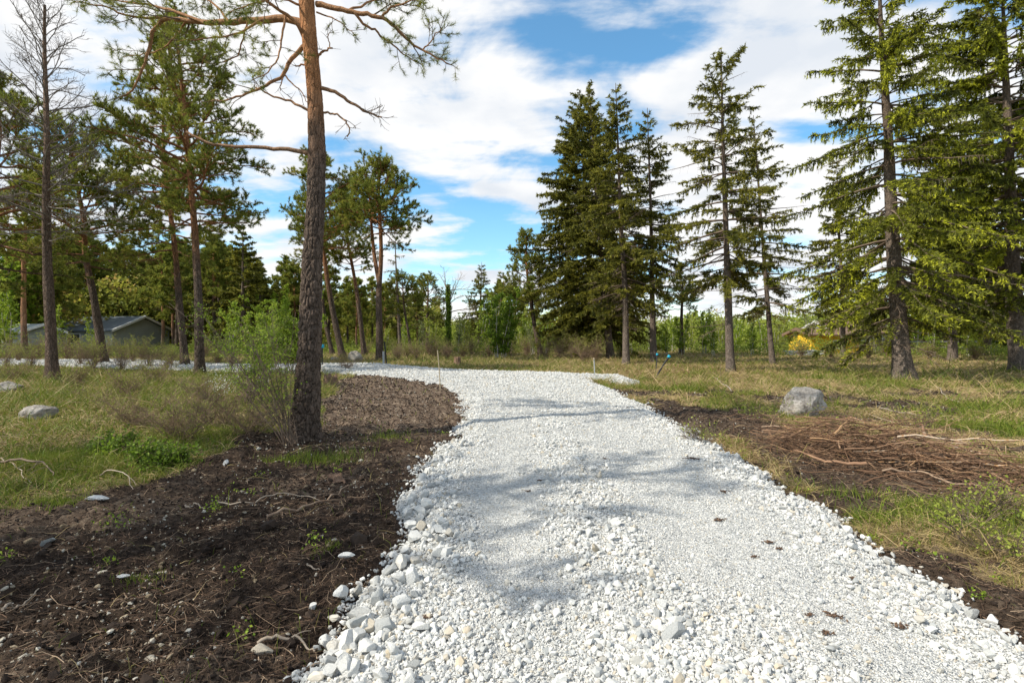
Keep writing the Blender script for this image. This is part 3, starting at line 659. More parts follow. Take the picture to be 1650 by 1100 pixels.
    hand([(560, 18), (590, 5), (630, -12), (690, -18)], .02, .006, t0=.3, subk=.3, nsub=7, up=-.1, dd=(0, .7), **lf)
    hand([(510, 20), (535, 28), (560, 45), (570, 55)], .014, .005, t0=.3, subk=.3, nsub=4, up=-.1, leafy=.7, tl=(.07, .15), dens=.12)
    hand([(682, 80), (700, 60), (712, 45)], .012, .005, t0=.1, subk=.4, nsub=6, up=.3, dd=(-.1, -.2), **lf)
    hand([(518, 142), (535, 146), (560, 162), (585, 179), (615, 189)], .032, .012, nsub=9, subk=.28, t0=.62, leafy=0, tl=(.06, .2), dens=.07, up=.5)
    hand([(519, 181), (540, 184), (553, 190), (563, 205), (565, 213), (559, 221)], .018, .008, nsub=4, subk=.22, t0=.4, **no)
    hand([(508, 97), (518, 86), (528, 80), (536, 78)], .024, .012, nsub=1, subk=.2, **no)
    hand([(532, 79), (530, 66), (526, 57), (533, 53)], .009, .005, nsub=2, subk=.3, **no)
    hand([(499, 104), (488, 105), (476, 107)], .018, .010, nsub=1, subk=.2, **no)
    # the crown above the frame
    for i in range(30):
        t = (i+rng.random())/30; hz = 7.3+(11.6-7.3)*t; f = hz/P[-1][2]; p, _ = lerp(P, min(f, .995)); az = i*2.4; el = .05+.8*t
        q = curve(p, (math.cos(az)*math.cos(el), math.sin(az)*math.cos(el), math.sin(el)), 2.6*(1.1-t)**.6*rng.uniform(.6, 1.1), 8, rng, .14, .03)
        tr.limb(q, .03*(1.1-t)+.01, .008, leafy=1, dens=.12, into=BR)
    link('trunk', tr.T.mesh('trunk', True), MAT['bark_main'], root)
    link('limbs', BR.mesh('limbs', True), MAT['bark_limb'], root)
    link('twigs', tr.B.mesh('twigs'), MAT['twig'], root)
    link('crown', tr.needles().mesh('crown'), MAT['pine_needle'], root)
main_pine()
# ---------------------------------------------------------------- left-hand pines
def dead_extra(tr, P, base, d):
    rng = tr.rng
pine('half-dead pine with a bare grey twiggy top, standing in grass at the left', [(85, 612), (81, 540), (76, 400), (74, 300), (76, 230), (74, 150), (71, 80), (72, 8)], .185, 5.0, 3.1, 56, 21, leafy=0, dens=.085, twr=.0055, tw='twig_dead', leafm='pine_needle', updir=(-.05, 1.05), env='pine', bark='bark_greypine')
pine('crooked dark pine leaning left behind the half-dead pine', [(166, 588), (158, 520), (148, 460), (136, 410), (138, 360), (128, 320), (118, 270), (112, 215)], .22, 5.2, 4.6, 30, 22, updir=(.1, .7), dead=.2)
pine('tall dark pine reaching in from the left edge of the photo', [(-60, 600), (-45, 480), (-20, 380), (-10, 300), (0, 200), (-10, 120)], .26, 4.0, 4.0, 30, 23, updir=(.0, .8), dead=.15)
pine('slim pine with grey trunk bowed left, left of the reddish pine', [(298, 589), (290, 500), (282, 400), (272, 320), (264, 260), (262, 180), (268, 130)], .185, 5.8, 3.7, 30, 24, updir=(-.1, .5))
pine('tall reddish pine with dense layered crown, middle of the left grove', [(322, 604), (321, 520), (316, 400), (309, 310), (301, 230), (296, 160), (288, 90), (284, 40)], .18, 6.2, 3.3, 44, 25, bark='bark_pine', needle=.14, nw=.023, per=18, dens=.10, updir=(-.1, .75))
pine('thin orange-trunked pine at the far left behind the grass', [(40, 578), (38, 500), (38, 430), (42, 350), (45, 290)], .20, 6.5, 3.6, 24, 26, bark='bark_red')
# pines right of the main trunk
pine('leaning pine rising just right of the main trunk with a lopsided crown', [(553, 577), (540, 520), (527, 450), (521, 400), (514, 330), (505, 265), (500, 252)], .23, 7.5, 3.9, 34, 31, updir=(.0, .4), skew=(.25, 0))
pine('slender pine with pale leaning stem beside the leaning pine', [(536, 573), (524, 520), (518, 470), (514, 400), (512, 340)], .17, 6, 2.2, 18, 32)
pine('slim pine leaning left behind the upright grey stone', [(587, 573), (579, 500), (570, 440), (560, 390), (553, 320)], .21, 6.5, 2.8, 26, 33)
def fork(tr, P, base, d):
    rng = tr.rng
    i = int(np.argmin(abs(P[:, 2]-4.6)))
    st = [P[i]]+[np.array(p3(a_, b_, d+.5))-base for a_, b_ in [(604, 420), (600, 385), (597, 340), (594, 300), (590, 275)]]
    q = resample(st, 14); tr.T.tube(q, np.linspace(.14, .03, 14), 10)
    for k in range(17):
        p, _ = lerp(q, .45+.54*k/17); az = k*2.4; L = 2.6*(1-.5*k/17)*rng.uniform(.6, 1.1)
        tr.limb(curve(p, (math.cos(az), math.sin(az), .1+.5*k/17), L, 8, rng, .13, .03), .03, .01, dens=.15)
pine('forked pine with twin orange stems and a full rounded crown, left of centre', [(612, 583), (611, 520), (610, 465), (614, 430), (614, 380), (610, 320), (612, 268)], .22, 7.6, 2.9, 32, 34, extra=fork, bark='bark_pine', updir=(-.05, .8))
spruce('thin straight spruce with sparse dead lower branches right of the forked pine', [(645, 570), (642, 500), (638, 430), (636, 365)], .16, 4.2, 2.0, 35, wh=.6, per=4, bare=.7, droop=.25, ragged=.5)
pine('short pale-stemmed pine leaning left at the edge of the shrubs', [(663, 570), (657, 530), (651, 495), (648, 450)], .14, 4.2, 2.4, 16, 36)
# pines and others beyond the centre
pine('bushy pine beside the ivy-clad dead tree', [(690, 566), (688, 520), (690, 470), (689, 448)], .2, 2.0, 3.4, 24, 41)
pine('round-topped pine in front of the pointed spruce', [(815, 567), (815, 520), (812, 455)], .2, 2.5, 2.3, 22, 42)
pine('leaning pine with grey stem left of the spruce clump', [(872, 574), (862, 530), (855, 480), (848, 430), (848, 378)], .2, 3.5, 3.0, 30, 43, updir=(.0, .8))
pine('flat-topped pine seen between the spruce clump and the lone tall spruce', [(1098, 572), (1098, 520), (1100, 452)], .2, 3.6, 2.4, 18, 44, leafm='pine_needle')
# ---------------------------------------------------------------- spruces
spruce('pointed young spruce standing alone at the centre skyline', [(772, 563), (774, 500), (776, 422)], .22, 2.0, 2.6, 51, wh=.42, per=6, bare=0, ragged=.12, dens=.6, bl=.2, bw=.05, stubs=0, pw=.9)
kw = dict(dens=1.0, bl=.18, bw=.05)
spruce('broadest dark spruce on the left side of the spruce clump', [(952, 576), (950, 450), (942, 300), (934, 150)], .26, 1.8, 5.3, 52, wh=.34, per=7, bright=.25, bare=.05, droop=.4, pw=.7, **kw)
spruce('tall spruce at the back of the clump with a narrow tip', [(984, 578), (972, 450), (960, 300), (949, 134)], .26, 2.5, 3.5, 53, wh=.36, per=6, bright=.2, bare=.1, **kw)
spruce('tall open spruce with visible grey trunk, front of the spruce clump', [(1009, 586), (1008, 480), (1000, 350), (992, 134)], .20, 3.2, 3.3, 54, wh=.36, per=6, bright=.35, bare=.15, ragged=.4, dens=1.0, bl=.16, bw=.042)
spruce('narrow dark spruce on the right side of the spruce clump', [(1053, 584), (1051, 480), (1049, 350), (1043, 174)], .19, 4.4, 2.7, 55, wh=.38, per=6, bright=.1, bare=.25, ragged=.4, dens=1.0, bl=.16, bw=.042, leafm='spruce')
spruce('lone tall spruce with a long bare trunk and ragged crown right of the clump', [(1177, 599), (1174, 500), (1169, 350), (1164, 200), (1162, 78)], .19, 4.2, 3.6, 56, wh=.36, per=5, bright=.35, bare=.15, ragged=.5, dens=1.1, bl=.14, bw=.034, droop=.25, pw=.7)
spruce('thin sparse spruce just right of the lone tall spruce', [(1245, 586), (1236, 480), (1226, 350), (1214, 186)], .16, 2.8, 3.6, 57, wh=.38, per=4, bright=.2, bare=.25, ragged=.45, dens=1.0, bl=.15, bw=.034, droop=.2)
spruce('thin-stemmed spruce half hidden behind the big bright spruce', [(1358, 573), (1358, 480), (1352, 380), (1348, 255)], .2, 3.2, 3.2, 58, wh=.4, per=6, bright=.3, bare=.2, ragged=.35, dens=.9, bl=.18, bw=.05)
def lit(tr, P, C):
    pass
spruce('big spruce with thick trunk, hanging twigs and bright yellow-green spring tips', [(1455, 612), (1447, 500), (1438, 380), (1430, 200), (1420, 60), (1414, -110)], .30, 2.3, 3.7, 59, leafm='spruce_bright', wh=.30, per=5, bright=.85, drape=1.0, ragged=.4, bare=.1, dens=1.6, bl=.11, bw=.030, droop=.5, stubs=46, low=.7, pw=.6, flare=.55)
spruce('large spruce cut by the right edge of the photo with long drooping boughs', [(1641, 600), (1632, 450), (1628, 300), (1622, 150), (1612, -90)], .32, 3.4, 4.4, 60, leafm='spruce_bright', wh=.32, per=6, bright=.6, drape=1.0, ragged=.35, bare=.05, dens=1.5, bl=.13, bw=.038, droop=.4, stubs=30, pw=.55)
spruce('dark spruce in the gap between the two big right-hand spruces', [(1535, 582), (1535, 450), (1530, 300), (1528, 150)], .24, 2.6, 3.6, 61, wh=.5, per=6, bright=.1, drape=.8, ragged=.3, bare=.1, dens=1.0, bl=.18, bw=.055)
spruce('shaded spruce standing outside the right edge of the photo', [(1790, 590), (1785, 400), (1780, 40)], .3, 2.2, 4.0, 62, wh=.6, per=6, bright=.3, dens=.6, bl=.2, bw=.04)
spruce('dark spruce behind the boughs of the right-edge spruce', [(1590, 574), (1590, 450), (1588, 200)], .24, 2.2, 3.8, 63, wh=.45, per=6, bright=.2, drape=.8, ragged=.3, bare=.05, dens=.9, bl=.18, bw=.055)
# ---------------------------------------------------------------- stones of the path
import itertools
def ico(sub):
    bm = bmesh.new(); bmesh.ops.create_icosphere(bm, subdivisions=sub, radius=1); v = np.array([x.co[:] for x in bm.verts]); f = np.array([[y.index for y in x.verts] for x in bm.faces]); bm.free(); return v, f
ICO = {k: ico(k) for k in (1, 2, 3, 4)}
def rockverts(sub, seed, planes=10, sq=(1, .8, .62), lo=.5, hi=.86, nz=.05):
    rs = np.random.RandomState(seed); v, f = ICO[sub]; v = v.copy()
    for _ in range(planes):
        n_ = nrm(rs.normal(size=3)); h = rs.uniform(lo, hi); dd = v@n_-h; v = v-n_*np.maximum(dd, 0)[:, None]
    v = v*(1+(vn(v*3+seed*3.1)-.5)[:, None]*nz*2+(vn(v*8+seed)-.5)[:, None]*nz)
    return v*np.array(sq)*rs.uniform(.85, 1.15, 3), f
def rot_rand(rs, m, tilt=.5):
    a = rs.uniform(0, 6.283, m); b = rs.normal(0, tilt, m); c = rs.normal(0, tilt, m)
    ca, sa, cb, sb, cc, sc_ = np.cos(a), np.sin(a), np.cos(b), np.sin(b), np.cos(c), np.sin(c); Z = np.zeros(m); O = np.ones(m)
    A_ = np.stack([ca, -sa, Z, sa, ca, Z, Z, Z, O], -1).reshape(m, 3, 3); B_ = np.stack([cb, Z, sb, Z, O, Z, -sb, Z, cb], -1).reshape(m, 3, 3); C_ = np.stack([O, Z, Z, Z, cc, -sc_, Z, sc_, cc], -1).reshape(m, 3, 3)
    return A_@B_@C_
def scatter_rocks(A, x, y, z, s, variants, rs, v, tilt=.6):
    pick = rs.randint(0, len(variants), len(x)); Rm = rot_rand(rs, len(x), tilt)
    for i, (vv, f) in enumerate(variants):
        k = np.where(pick == i)[0]
        if not len(k): continue
        P = np.einsum('mij,nj->mni', Rm[k], vv)*s[k][:, None, None]+np.stack([x[k], y[k], z[k]], -1)[:, None, :]
        A.add(P.reshape(-1, 3), t=(f[None]+(np.arange(len(k))*len(vv))[:, None, None]).reshape(-1, 3), a=np.repeat(v[k], len(vv)))
rs = np.random.RandomState(5)
V1 = [rockverts(1, i, 8, (1, .78, .62), .42, .82, .10) for i in range(14)]
V2 = [rockverts(2, 40+i, 12, (1, .78, .6), .40, .78, .03) for i in range(14)]
def coarse(x, y):
    """how coarse the stones lie: 1 on the edges and the middle ridge, 0 on the two wheel tracks"""
    pd = sdist(x, y, PATH); rd = dseg(x, y, RIDGE, False); lefty = x < -.1+.17*y*0
    le = dseg(x, y, LEFT, False); re = dseg(x, y, RIGHT, False)
    e1 = sm(.75, .25, le)*(y < 14); e2 = sm(.95, .3, re)*.8*(y < 16)
    rg = sm(.55, .15, rd)*.85*(y < 9); bl_ = sm(3.4, 2.6, y)*sm(1.6, .9, np.abs(x-.3))*.7
    n_ = fbm(x, y, 1.7, 3, 31)
    return np.clip(np.maximum.reduce([e1, e2, rg, bl_, np.where(y > 9, .22, .04)*1.0])*(.45+n_*1.1), 0, 1)
def logsamp(n, d0, d1, amax=56, al=None):
    d = np.exp(rs.uniform(math.log(d0), math.log(d1), n)); a_ = np.radians(rs.uniform(al if al is not None else -amax, amax, n)); return d*np.sin(a_), d*np.cos(a_), d
GR = Acc()
x, y, d = logsamp(520000, 1.9, 45); k = pathd(x, y) > -.02; x, y, d = x[k], y[k], d[k]
cz = coarse(x, y)
s = np.maximum(.0036*rs.uniform(.5, 1.6, len(x))*(1+1.1*cz), d*.0016*rs.uniform(.7, 1.5, len(x)))
k = rs.random(len(x)) < .75; x, y, d, s = x[k], y[k], d[k], s[k]
scatter_rocks(GR, x, y, ph(x, y)+s*.25, s, V1, rs, rs.random(len(x)))
# middling stones, thrown where the surface is coarse
x, y, d = logsamp(150000, 1.9, 30); pd = pathd(x, y); k = (pd > -.10) & (rs.random(len(x)) < coarse(x, y)**1.6); x, y, d = x[k], y[k], d[k]
s = np.maximum(rs.lognormal(math.log(.0135), .38, len(x)), d*.0025)
scatter_rocks(GR, x, y, surf(x, y)+s*.35, s, V1, rs, rs.random(len(x)))
x, y, d = logsamp(26000, 1.9, 22); pd = pathd(x, y); cz = coarse(x, y)
k = (pd > -.14) & (rs.random(len(x)) < (cz**2.2)*np.minimum(1, d*d/40)*1.0); x, y, d = x[k], y[k], d[k]
s = np.clip(rs.lognormal(math.log(.026), .3, len(x)), .018, .05)
scatter_rocks(GR, x, y, surf(x, y)+s*.4, s, V2, rs, rs.random(len(x)))
tag(link('gravel', GR.mesh('gravel'), MAT['limestone']), kind='stuff')
# the largest rocks: objects of their own
V4 = []
for i in range(16):
    A_ = Acc(); v_, f_ = rockverts(4, 90+i, 13, (1, .80, .68), .42, .78, .028); A_.add(v_, t=f_, a=.25); me_ = A_.mesh('white_rock', True); me_.materials.append(MAT['limestone'])
    me_.set_sharp_from_angle(angle=R(28)); V4.append(me_)
def rock(px, py, s, label, group=None, rot=None, x=None, y=None, up=.35, sq=(1, 1, 1), var=None):
    if x is None: x, y = gp(px, py)
    z = float(surf(np.array([x]), np.array([y]))[0])
    o = link('white_rock', V4[var if var is not None else rs.randint(16)], None, None, (x, y, z+s*up), rot or (rs.normal(0, .5), rs.normal(0, .5), rs.uniform(0, 6.28)), tuple(s*k_ for k_ in sq))
    return tag(o, label, 'rock', group)
# loose ones that can be told apart
rock(562, 917, .055, 'grey oblong stone lying alone on dark soil above the rock edge', rot=(0, 0, .3), sq=(1.25, .7, .6), var=3)
rock(421, 1052, .060, 'rounded white stone on dark soil touching a pale forked twig', var=5, sq=(1, .9, .8), rot=(0, .1, .2))
rock(503, 988, .036, 'small pointed white stone lying on the soil just outside the rock edge', var=7)
rock(523, 1030, .062, 'upright tapered white rock at the outer corner of the rock edge', var=2, sq=(.75, .8, 1.2), rot=(.1, .1, .5), up=.6)
rock(551, 980, .070, 'large rounded white rock leaning on the rock edge', var=9, sq=(.95, .9, 1), rot=(0, 0, 1), up=.5)
rock(575, 970, .066, 'long white rock tipped against the large rounded one', var=11, sq=(1.3, .6, .7), rot=(.3, .7, 1.9), up=.7)
rock(580, 1045, .085, 'tall blocky white rock standing among the bottom edge rocks', var=1, sq=(.7, .7, 1.1), rot=(.2, .2, .5), up=.6)
rock(535, 1075, .055, 'pale yellowish rock near the bottom edge of the photo', var=12, up=.4)
rock(1592, 1010, .050, 'flat white stone on brown soil outside the right edge of the path', var=8, sq=(1.2, .9, .45), rot=(0, 0, .2), up=.3)
rock(1440, 903, .028, 'little white stone on soil beside the right edge of the path', var=6, up=.3)
rock(365, 752, .075, 'small pale stone on the dark soil below the green shrub', var=4, sq=(1, .8, .6))
rock(345, 810, .055, 'white stone lying mid-way across the dark soil patch', var=10, sq=(1.1, .8, .6))
rock(197, 935, .045, 'flat whitish stone on dark soil at lower left', var=13, sq=(1.2, .8, .5), rot=(0, 0, .5))
rock(77, 880, .07, 'yellowish stone half buried in dark soil at far left', var=14, sq=(1.2, .9, .5))
rock(155, 812, .10, 'mossy tan stone half sunk at the upper left border of the soil', var=15, sq=(1.2, .9, .45), rot=(0, 0, .1))
rock(1160, 812, .02, 'single pebble beside a dark bark scrap on the path', var=3)
rock(1065, 1020, .05, 'white rock in the lower middle of the path, leaning right', var=4)
rock(1085, 1075, .07, 'big white rock at the bottom middle of the path', var=1, sq=(1, .8, .7))
rock(940, 905+45, .04, 'rounded white rock heading the lower middle ridge', var=9)
cand = []
r2 = random.Random(77)
def between(P, t):
    q = np.array(P); L_ = np.concatenate([[0], np.cumsum(np.hypot(*np.diff(q, axis=0).T))]); return np.interp(t*L_[-1], L_, q[:, 0]), np.interp(t*L_[-1], L_, q[:, 1])
LE = [gp(530, 1140), gp(535, 1100), gp(560, 1030), gp(600, 965), gp(648, 920), gp(668, 880), gp(660, 815), gp(700, 752), gp(742, 712)]
zones = []
for i in range(150):
    t = r2.random()**1.25; X, Y = between(LE, t); off = abs(r2.gauss(0, .2))-.04; s = r2.uniform(.040, .086)*(1-.28*t)*(1-.7*min(off, .5)); zones.append((X+off, Y+r2.gauss(0, .06), s, 'white rocks heaped along the left edge of the path', 'angular white rock in the heap along the left edge of the path'))
RE = [gp(1150, 722), gp(1210, 757), gp(1330, 832), gp(1420, 892), gp(1480, 940), gp(1560, 1000), gp(1650, 1048)]
for i in range(70):
    t = r2.random(); X, Y = between(RE, t); off = abs(r2.gauss(0, .16))-.03; zones.append((X-off, Y-off*.3, r2.uniform(.03, .056), 'white rocks lining the right edge of the path', 'white rock in the low bank lining the right edge of the path'))
for i in range(56):
    t = r2.random(); X, Y = between([gp(880, 760), gp(930, 830), gp(960, 900), gp(1000, 990), gp(980, 1090)], t); zones.append((X+r2.gauss(0, .2), Y+r2.gauss(0, .06), r2.uniform(.018, .042), 'rocks along the middle ridge of the path', 'pale rock on the coarse ridge down the middle of the path'))
def rlab(X, Y, s, l):
    sz_ = 'big' if s > .058 else 'middling' if s > .038 else 'small'
    if 'left edge' in l: pl_ = 'bottom corner of the rock edge' if Y < 2.75 else 'rock edge near the lone oblong grey stone' if Y < 3.6 else 'jutting part of the left rock edge below the nearest pine' if Y < 5.6 else 'far narrow end of the left rock edge'
    elif 'right edge' in l: pl_ = 'right bank of the path near the bottom corner' if Y < 3.3 else 'right bank of the path below the brush heap' if Y < 5.2 else 'far right bank of the path towards the boulder'
    else: pl_ = 'front end of the middle stone ridge' if Y < 3.4 else 'shaded middle of the stone ridge' if Y < 4.6 else 'far start of the stone ridge'
    return sz_+(' white rock in the ' if 'left' in l else ' white rock in the ')+pl_
for X, Y, s, g, l in zones: l = rlab(float(X), float(Y), s, l); rock(0, 0, s, l, g, x=float(X), y=float(Y), up=.55 if 'left' in g else .45)

# ---------------------------------------------------------------- loose material on the soil
CL = Acc()
xe = rs.uniform(-6, 0, 900); ye = rs.uniform(2, 9, 900); k = (soilm(xe, ye) > .7) & (pathd(xe, ye) < -.12) & (rs.random(900) < .3+1.2*(fbm(xe, ye, 1.1, 3, 43) > .52)); xe, ye = xe[k], ye[k]; se = np.clip(rs.lognormal(math.log(.022), .45, len(xe)), .01, .06)
scatter_rocks(CL, xe, ye, ground_z(xe, ye)-se*.1, se, V2, rs, rs.uniform(.62, .95, len(xe)), .3)
x, y, d = logsamp(170000, 1.9, 26, 60); sv = soilm(x, y); k = (sv > .5) & (pathd(x, y) < -.03); x, y, d = x[k], y[k], d[k]
kk = rs.random(len(x)) < .35+.9*fbm(x, y, 2.3, 3, 41); x, y, d = x[kk], y[kk], d[kk]
s = np.maximum(rs.lognormal(math.log(.007), .65, len(x)), d*.0019); pale = (rs.random(len(x)) < .03+.2*sm(.5, .7, fbm(x, y, 1.3, 3, 43)))
v = np.where(pale, rs.uniform(.75, 1, len(x)), rs.uniform(0, .6, len(x)))
s = np.where(pale, np.minimum(s, .03)*.9, s)
scatter_rocks(CL, x, y, ground_z(x, y)+s*.2, s, V1, rs, v)
tag(link('soil_crumbs', CL.mesh('soil_crumbs'), MAT['clod']), kind='stuff')
LI = Acc()      # roots, needles, straw and twigs on the soil and under the trees
x, y, d = logsamp(130000, 1.9, 26, 60); sv = soilm(x, y); k = (pathd(x, y) < -.05) & (rs.random(len(x)) < .25+.75*sv); x, y, d = x[k], y[k], d[k]; m = len(x)
dr = np.stack([rs.normal(size=m), rs.normal(size=m), rs.normal(0, .18, m)], -1); ln = rs.lognormal(math.log(.05), .5, m); wd = np.maximum(.0022, d*.0006)
LI.blades(np.stack([x, y, surf(x, y)+.008+ln*.05], -1), dr, ln, wd*1.6, np.clip(rs.beta(1.1, 2.2, m), 0, 1), rs)
for i in range(4200):
    dd = math.exp(r2.uniform(math.log(2), math.log(14))); aa = R(r2.uniform(-58, 52)); X = dd*math.sin(aa); Y = dd*math.cos(aa)
    if soilm(np.array([X]), np.array([Y]))[0] < .4 or pathd(np.array([X]), np.array([Y]))[0] > -.05: continue
    q = curve((X, Y, 0), (r2.gauss(0, 1), r2.gauss(0, 1), 0), r2.uniform(.06, .30), 5, r2, .2); z0 = surf(q[:, 0], q[:, 1]); q[:, 2] = z0+.008+np.abs(q[:, 2])*.3
    LI.tube(q, np.linspace(r2.uniform(.001, .0032), .0008, 5), 4, r2.random())
tag(link('forest_litter', LI.mesh('forest_litter'), MAT['litter']), kind='stuff')
# brown bark scraps lying on the path
for i, (px, py, s) in enumerate([(1115, 757, .15), (1165, 812, .09), (1158, 864, .08), (1238, 900, .08), (1165, 1060, .0), (1345, 1027, .09), (1305, 1026, .04), (1255, 912, .05), (1330, 1060, .05), (1375, 965, .04), (975, 757, .05), (870, 800, .05), (850, 815, .05), (690, 1032, .05), (1215, 930, .04), (1450, 1046, .06), (1090, 700, .1), (1010, 668, .12)]):
    if s == 0: continue
    s *= .72
    X, Y = gp(px, py); A_ = Acc()
    for k in range(int(26)):
        q = curve((X+r2.gauss(0, s*.32), Y+r2.gauss(0, s*.22), 0), (r2.gauss(0, 1), r2.gauss(0, .7), 0), s*r2.uniform(.2, .6), 4, r2, .5); q[:, 2] = ph(q[:, 0], q[:, 1])+.010+.006*r2.random()
        A_.tube(q, [.002, .005, .004, .001], 4, r2.random()*.5)
    tag(link('bark_scrap', A_.mesh('bark_scrap'), MAT['litter']), kind='stuff')

# ---------------------------------------------------------------- grass
GA = Acc()
def grass(n, d0, d1, hfun, a0, a1, thr, seedz, far=False, gmask=None):
    x, y, d = logsamp(n, d0, d1, a1, a0); sv = soilm(x, y); pd = pathd(x, y)
    lump = fbm(x, y, 1.8, 4, seedz); k = (pd < -.07) & (rs.random(len(x)) < (1-sm(.25, .7, sv)*.994)) & (rs.random(len(x)) < .35+1.3*lump)
    if gmask is not None: k &= gmask(x, y)
    x, y, d, lump = x[k], y[k], d[k], lump[k]; m = len(x)
    st_ = sm(.34, .56, fbm(x, y, .8, 4, 21))*np.where(x > 0, .92, .42); st_ = np.maximum(st_, .6*sm(20, 25, y)); st_ = np.maximum(st_, .8*sm(1.3, .2, dseg(x, y, [gp(1240, 715), gp(1400, 745), gp(1640, 790)], False)))
    dry = rs.random(m) < st_*.82+.13
    h = hfun(m)*(.35+1.3*lump)*(1+1.2*(rs.random(m) < .03))*np.where(dry, 1.0, .85)
    lay = np.where(dry, rs.uniform(.5, 4.0, m), rs.uniform(.15, .8, m)); az = rs.uniform(0, 6.283, m)
    dr = np.stack([np.cos(az)*lay, np.sin(az)*lay, np.ones(m)], -1); w_ = np.maximum(.0026, d*.0010)*rs.uniform(.7, 1.4, m)
    v = np.where(dry, rs.uniform(.55, 1.0, m), rs.uniform(0, .5, m))
    z = ground_z(x, y)-.01; P0 = np.stack([x, y, z], -1); dn = nrm(dr); sd = nrm(np.cross(dn, rs.normal(size=(m, 3))))*w_[:, None]*.5
    P1 = P0+dn*(h*.55)[:, None]; d2 = nrm(dn+np.stack([np.cos(az)*.7, np.sin(az)*.7, -.35*np.ones(m)], -1)); P2 = P1+d2*(h*.5)[:, None]
    if far: GA.add(np.stack([P0-sd, P0+sd, P2], 1).reshape(-1, 3), t=np.arange(3*m).reshape(-1, 3), a=np.repeat(v, 3)); return
    Vv = np.stack([P0-sd, P0+sd, P1+sd*.8, P1-sd*.8, P2], 1).reshape(-1, 3); i5 = np.arange(m)*5
    GA.add(Vv, t=np.stack([i5+3, i5+2, i5+4], -1), q=np.stack([i5, i5+1, i5+2, i5+3], -1), a=np.repeat(v, 5))
grass(520000, 2.2, 16, lambda m: rs.lognormal(math.log(.115), .45, m), -60, 60, 0, 51)
grass(300000, 14, 60, lambda m: rs.lognormal(math.log(.22), .5, m), -56, 56, 0, 52, True)
# green tufts at the pine's foot and other fresh clumps
for px, py, r_, n_, h_ in [(520, 742, .45, 620, .15), (625, 708, .35, 260, .12), (455, 742, .2, 400, .09), (90, 815, .2, 500, .08), (585, 1090, 0, 0, 0), (230, 545+390, .12, 120, .05), (530, 897, .1, 90, .05), (1570, 690, .5, 1500, .13), (1370, 800, .3, 200, .12), (1450, 835, .4, 250, .12), (300, 700, .5, 2500, .13), (100, 745, .9, 5000, .14)]:
    if n_ == 0: continue
    X, Y = gp(px, py); xx = X+rs.normal(0, r_*.6, n_); yy = Y+rs.normal(0, r_*.4, n_); dr = np.stack([rs.normal(0, .35, n_), rs.normal(0, .35, n_), np.ones(n_)], -1)
    GA.blades(np.stack([xx, yy, ground_z(xx, yy)], -1), dr, h_*rs.uniform(.5, 1.2, n_), .006, rs.uniform(0, .38, n_), rs)
tag(link('grass', GA.mesh('grass'), MAT['grass']), kind='stuff')
# ---------------------------------------------------------------- off-frame pines whose crowns shade the soil and the path
def offpine(label, x, y, H, crown0, rad, nl, seed):
    root = thing('pine_tree', label, 'pine tree', (x, y, -.03), 'pines standing left of the photographer'); tr = Tree(seed, .13, .02, 12, .007); rng = tr.rng
    P, r = trunk_mesh(tr.T, [(0, 0, 0), (.1, 0, H*.4), (-.1, .1, H*.75), (0, 0, H)], .19, .04, rng=rng)
    for i in range(nl):
        t = (i+rng.random())/nl; hz = crown0+(H-crown0)*t; p, _ = lerp(P, hz/H*.995); az = i*2.4; el = .6*t
        tr.limb(curve(p, (math.cos(az)*math.cos(el), math.sin(az)*math.cos(el), math.sin(el)), rad*(1.1-t)**.6*rng.uniform(.6, 1.1), 8, rng, .13, .03), .035, .01, dens=.16)
    finish(root, tr, MAT['bark_pine'], MAT['bark_pine'], MAT['pine_needle'])
offpine('pine outside the left edge of the photo, nearer than any other tree', -8.4, 1.6, 11, 5.5, 2.5, 19, 71)
offpine('pine outside the left edge of the photo, behind the photographer', -12.5, .5, 12, 5, 3.0, 26, 72)
offpine('pine outside the left edge of the photo, level with the soil patch', -11.5, 4.6, 9.5, 5.5, 2.3, 15, 73)
# ---------------------------------------------------------------- boulders and stumps
def boulder(px, py, sx, sy, sz, seed, label, up=.3, rz=0, name='boulder'):
    X, Y = gp(px, py); Y += sy*.5; A_ = Acc(); v_, f_ = rockverts(4, seed, 7, (1, 1, 1), .62, .9, .06); v_ = v_*(1+(vn(v_*1.8+seed)-.5)[:, None]*.35+(vn(v_*5)-.5)[:, None]*.12+(vn(v_*12)-.5)[:, None]*.05+(vn(v_*22)-.5)[:, None]*.03)
    A_.add(v_*np.array([sx, sy, sz]), t=f_); z = float(surf(np.array([X]), np.array([Y]))[0])
    return tag(link(name, A_.mesh('boulder', True), MAT['boulder'], None, (X, Y, z+sz*up), (0, 0, rz)), label, 'boulder')
boulder(1298, 672, .47, .38, .40, 3, 'large rounded grey boulder in dry grass right of the path', .50)
boulder(52, 674, .36, .25, .17, 8, 'low flat grey boulder in the grass near the left edge', .5)
boulder(8, 632, .42, .3, .16, 12, 'pale flat rock cut by the left edge of the photo', .5)
boulder(572, 584, .40, .3, .42, 15, 'upright pale boulder with a notch in front of the far pines', .75)
boulder(538, 580, .28, .2, .15, 18, 'small pale boulder beside the upright boulder beyond the path', .5)
MAT['stump'] = simplemat('weathered_stump', (.09, .055, .035), (.30, .19, .13), 14, .02, stretch=(3, 3, .7))
MAT['stump'].node_tree
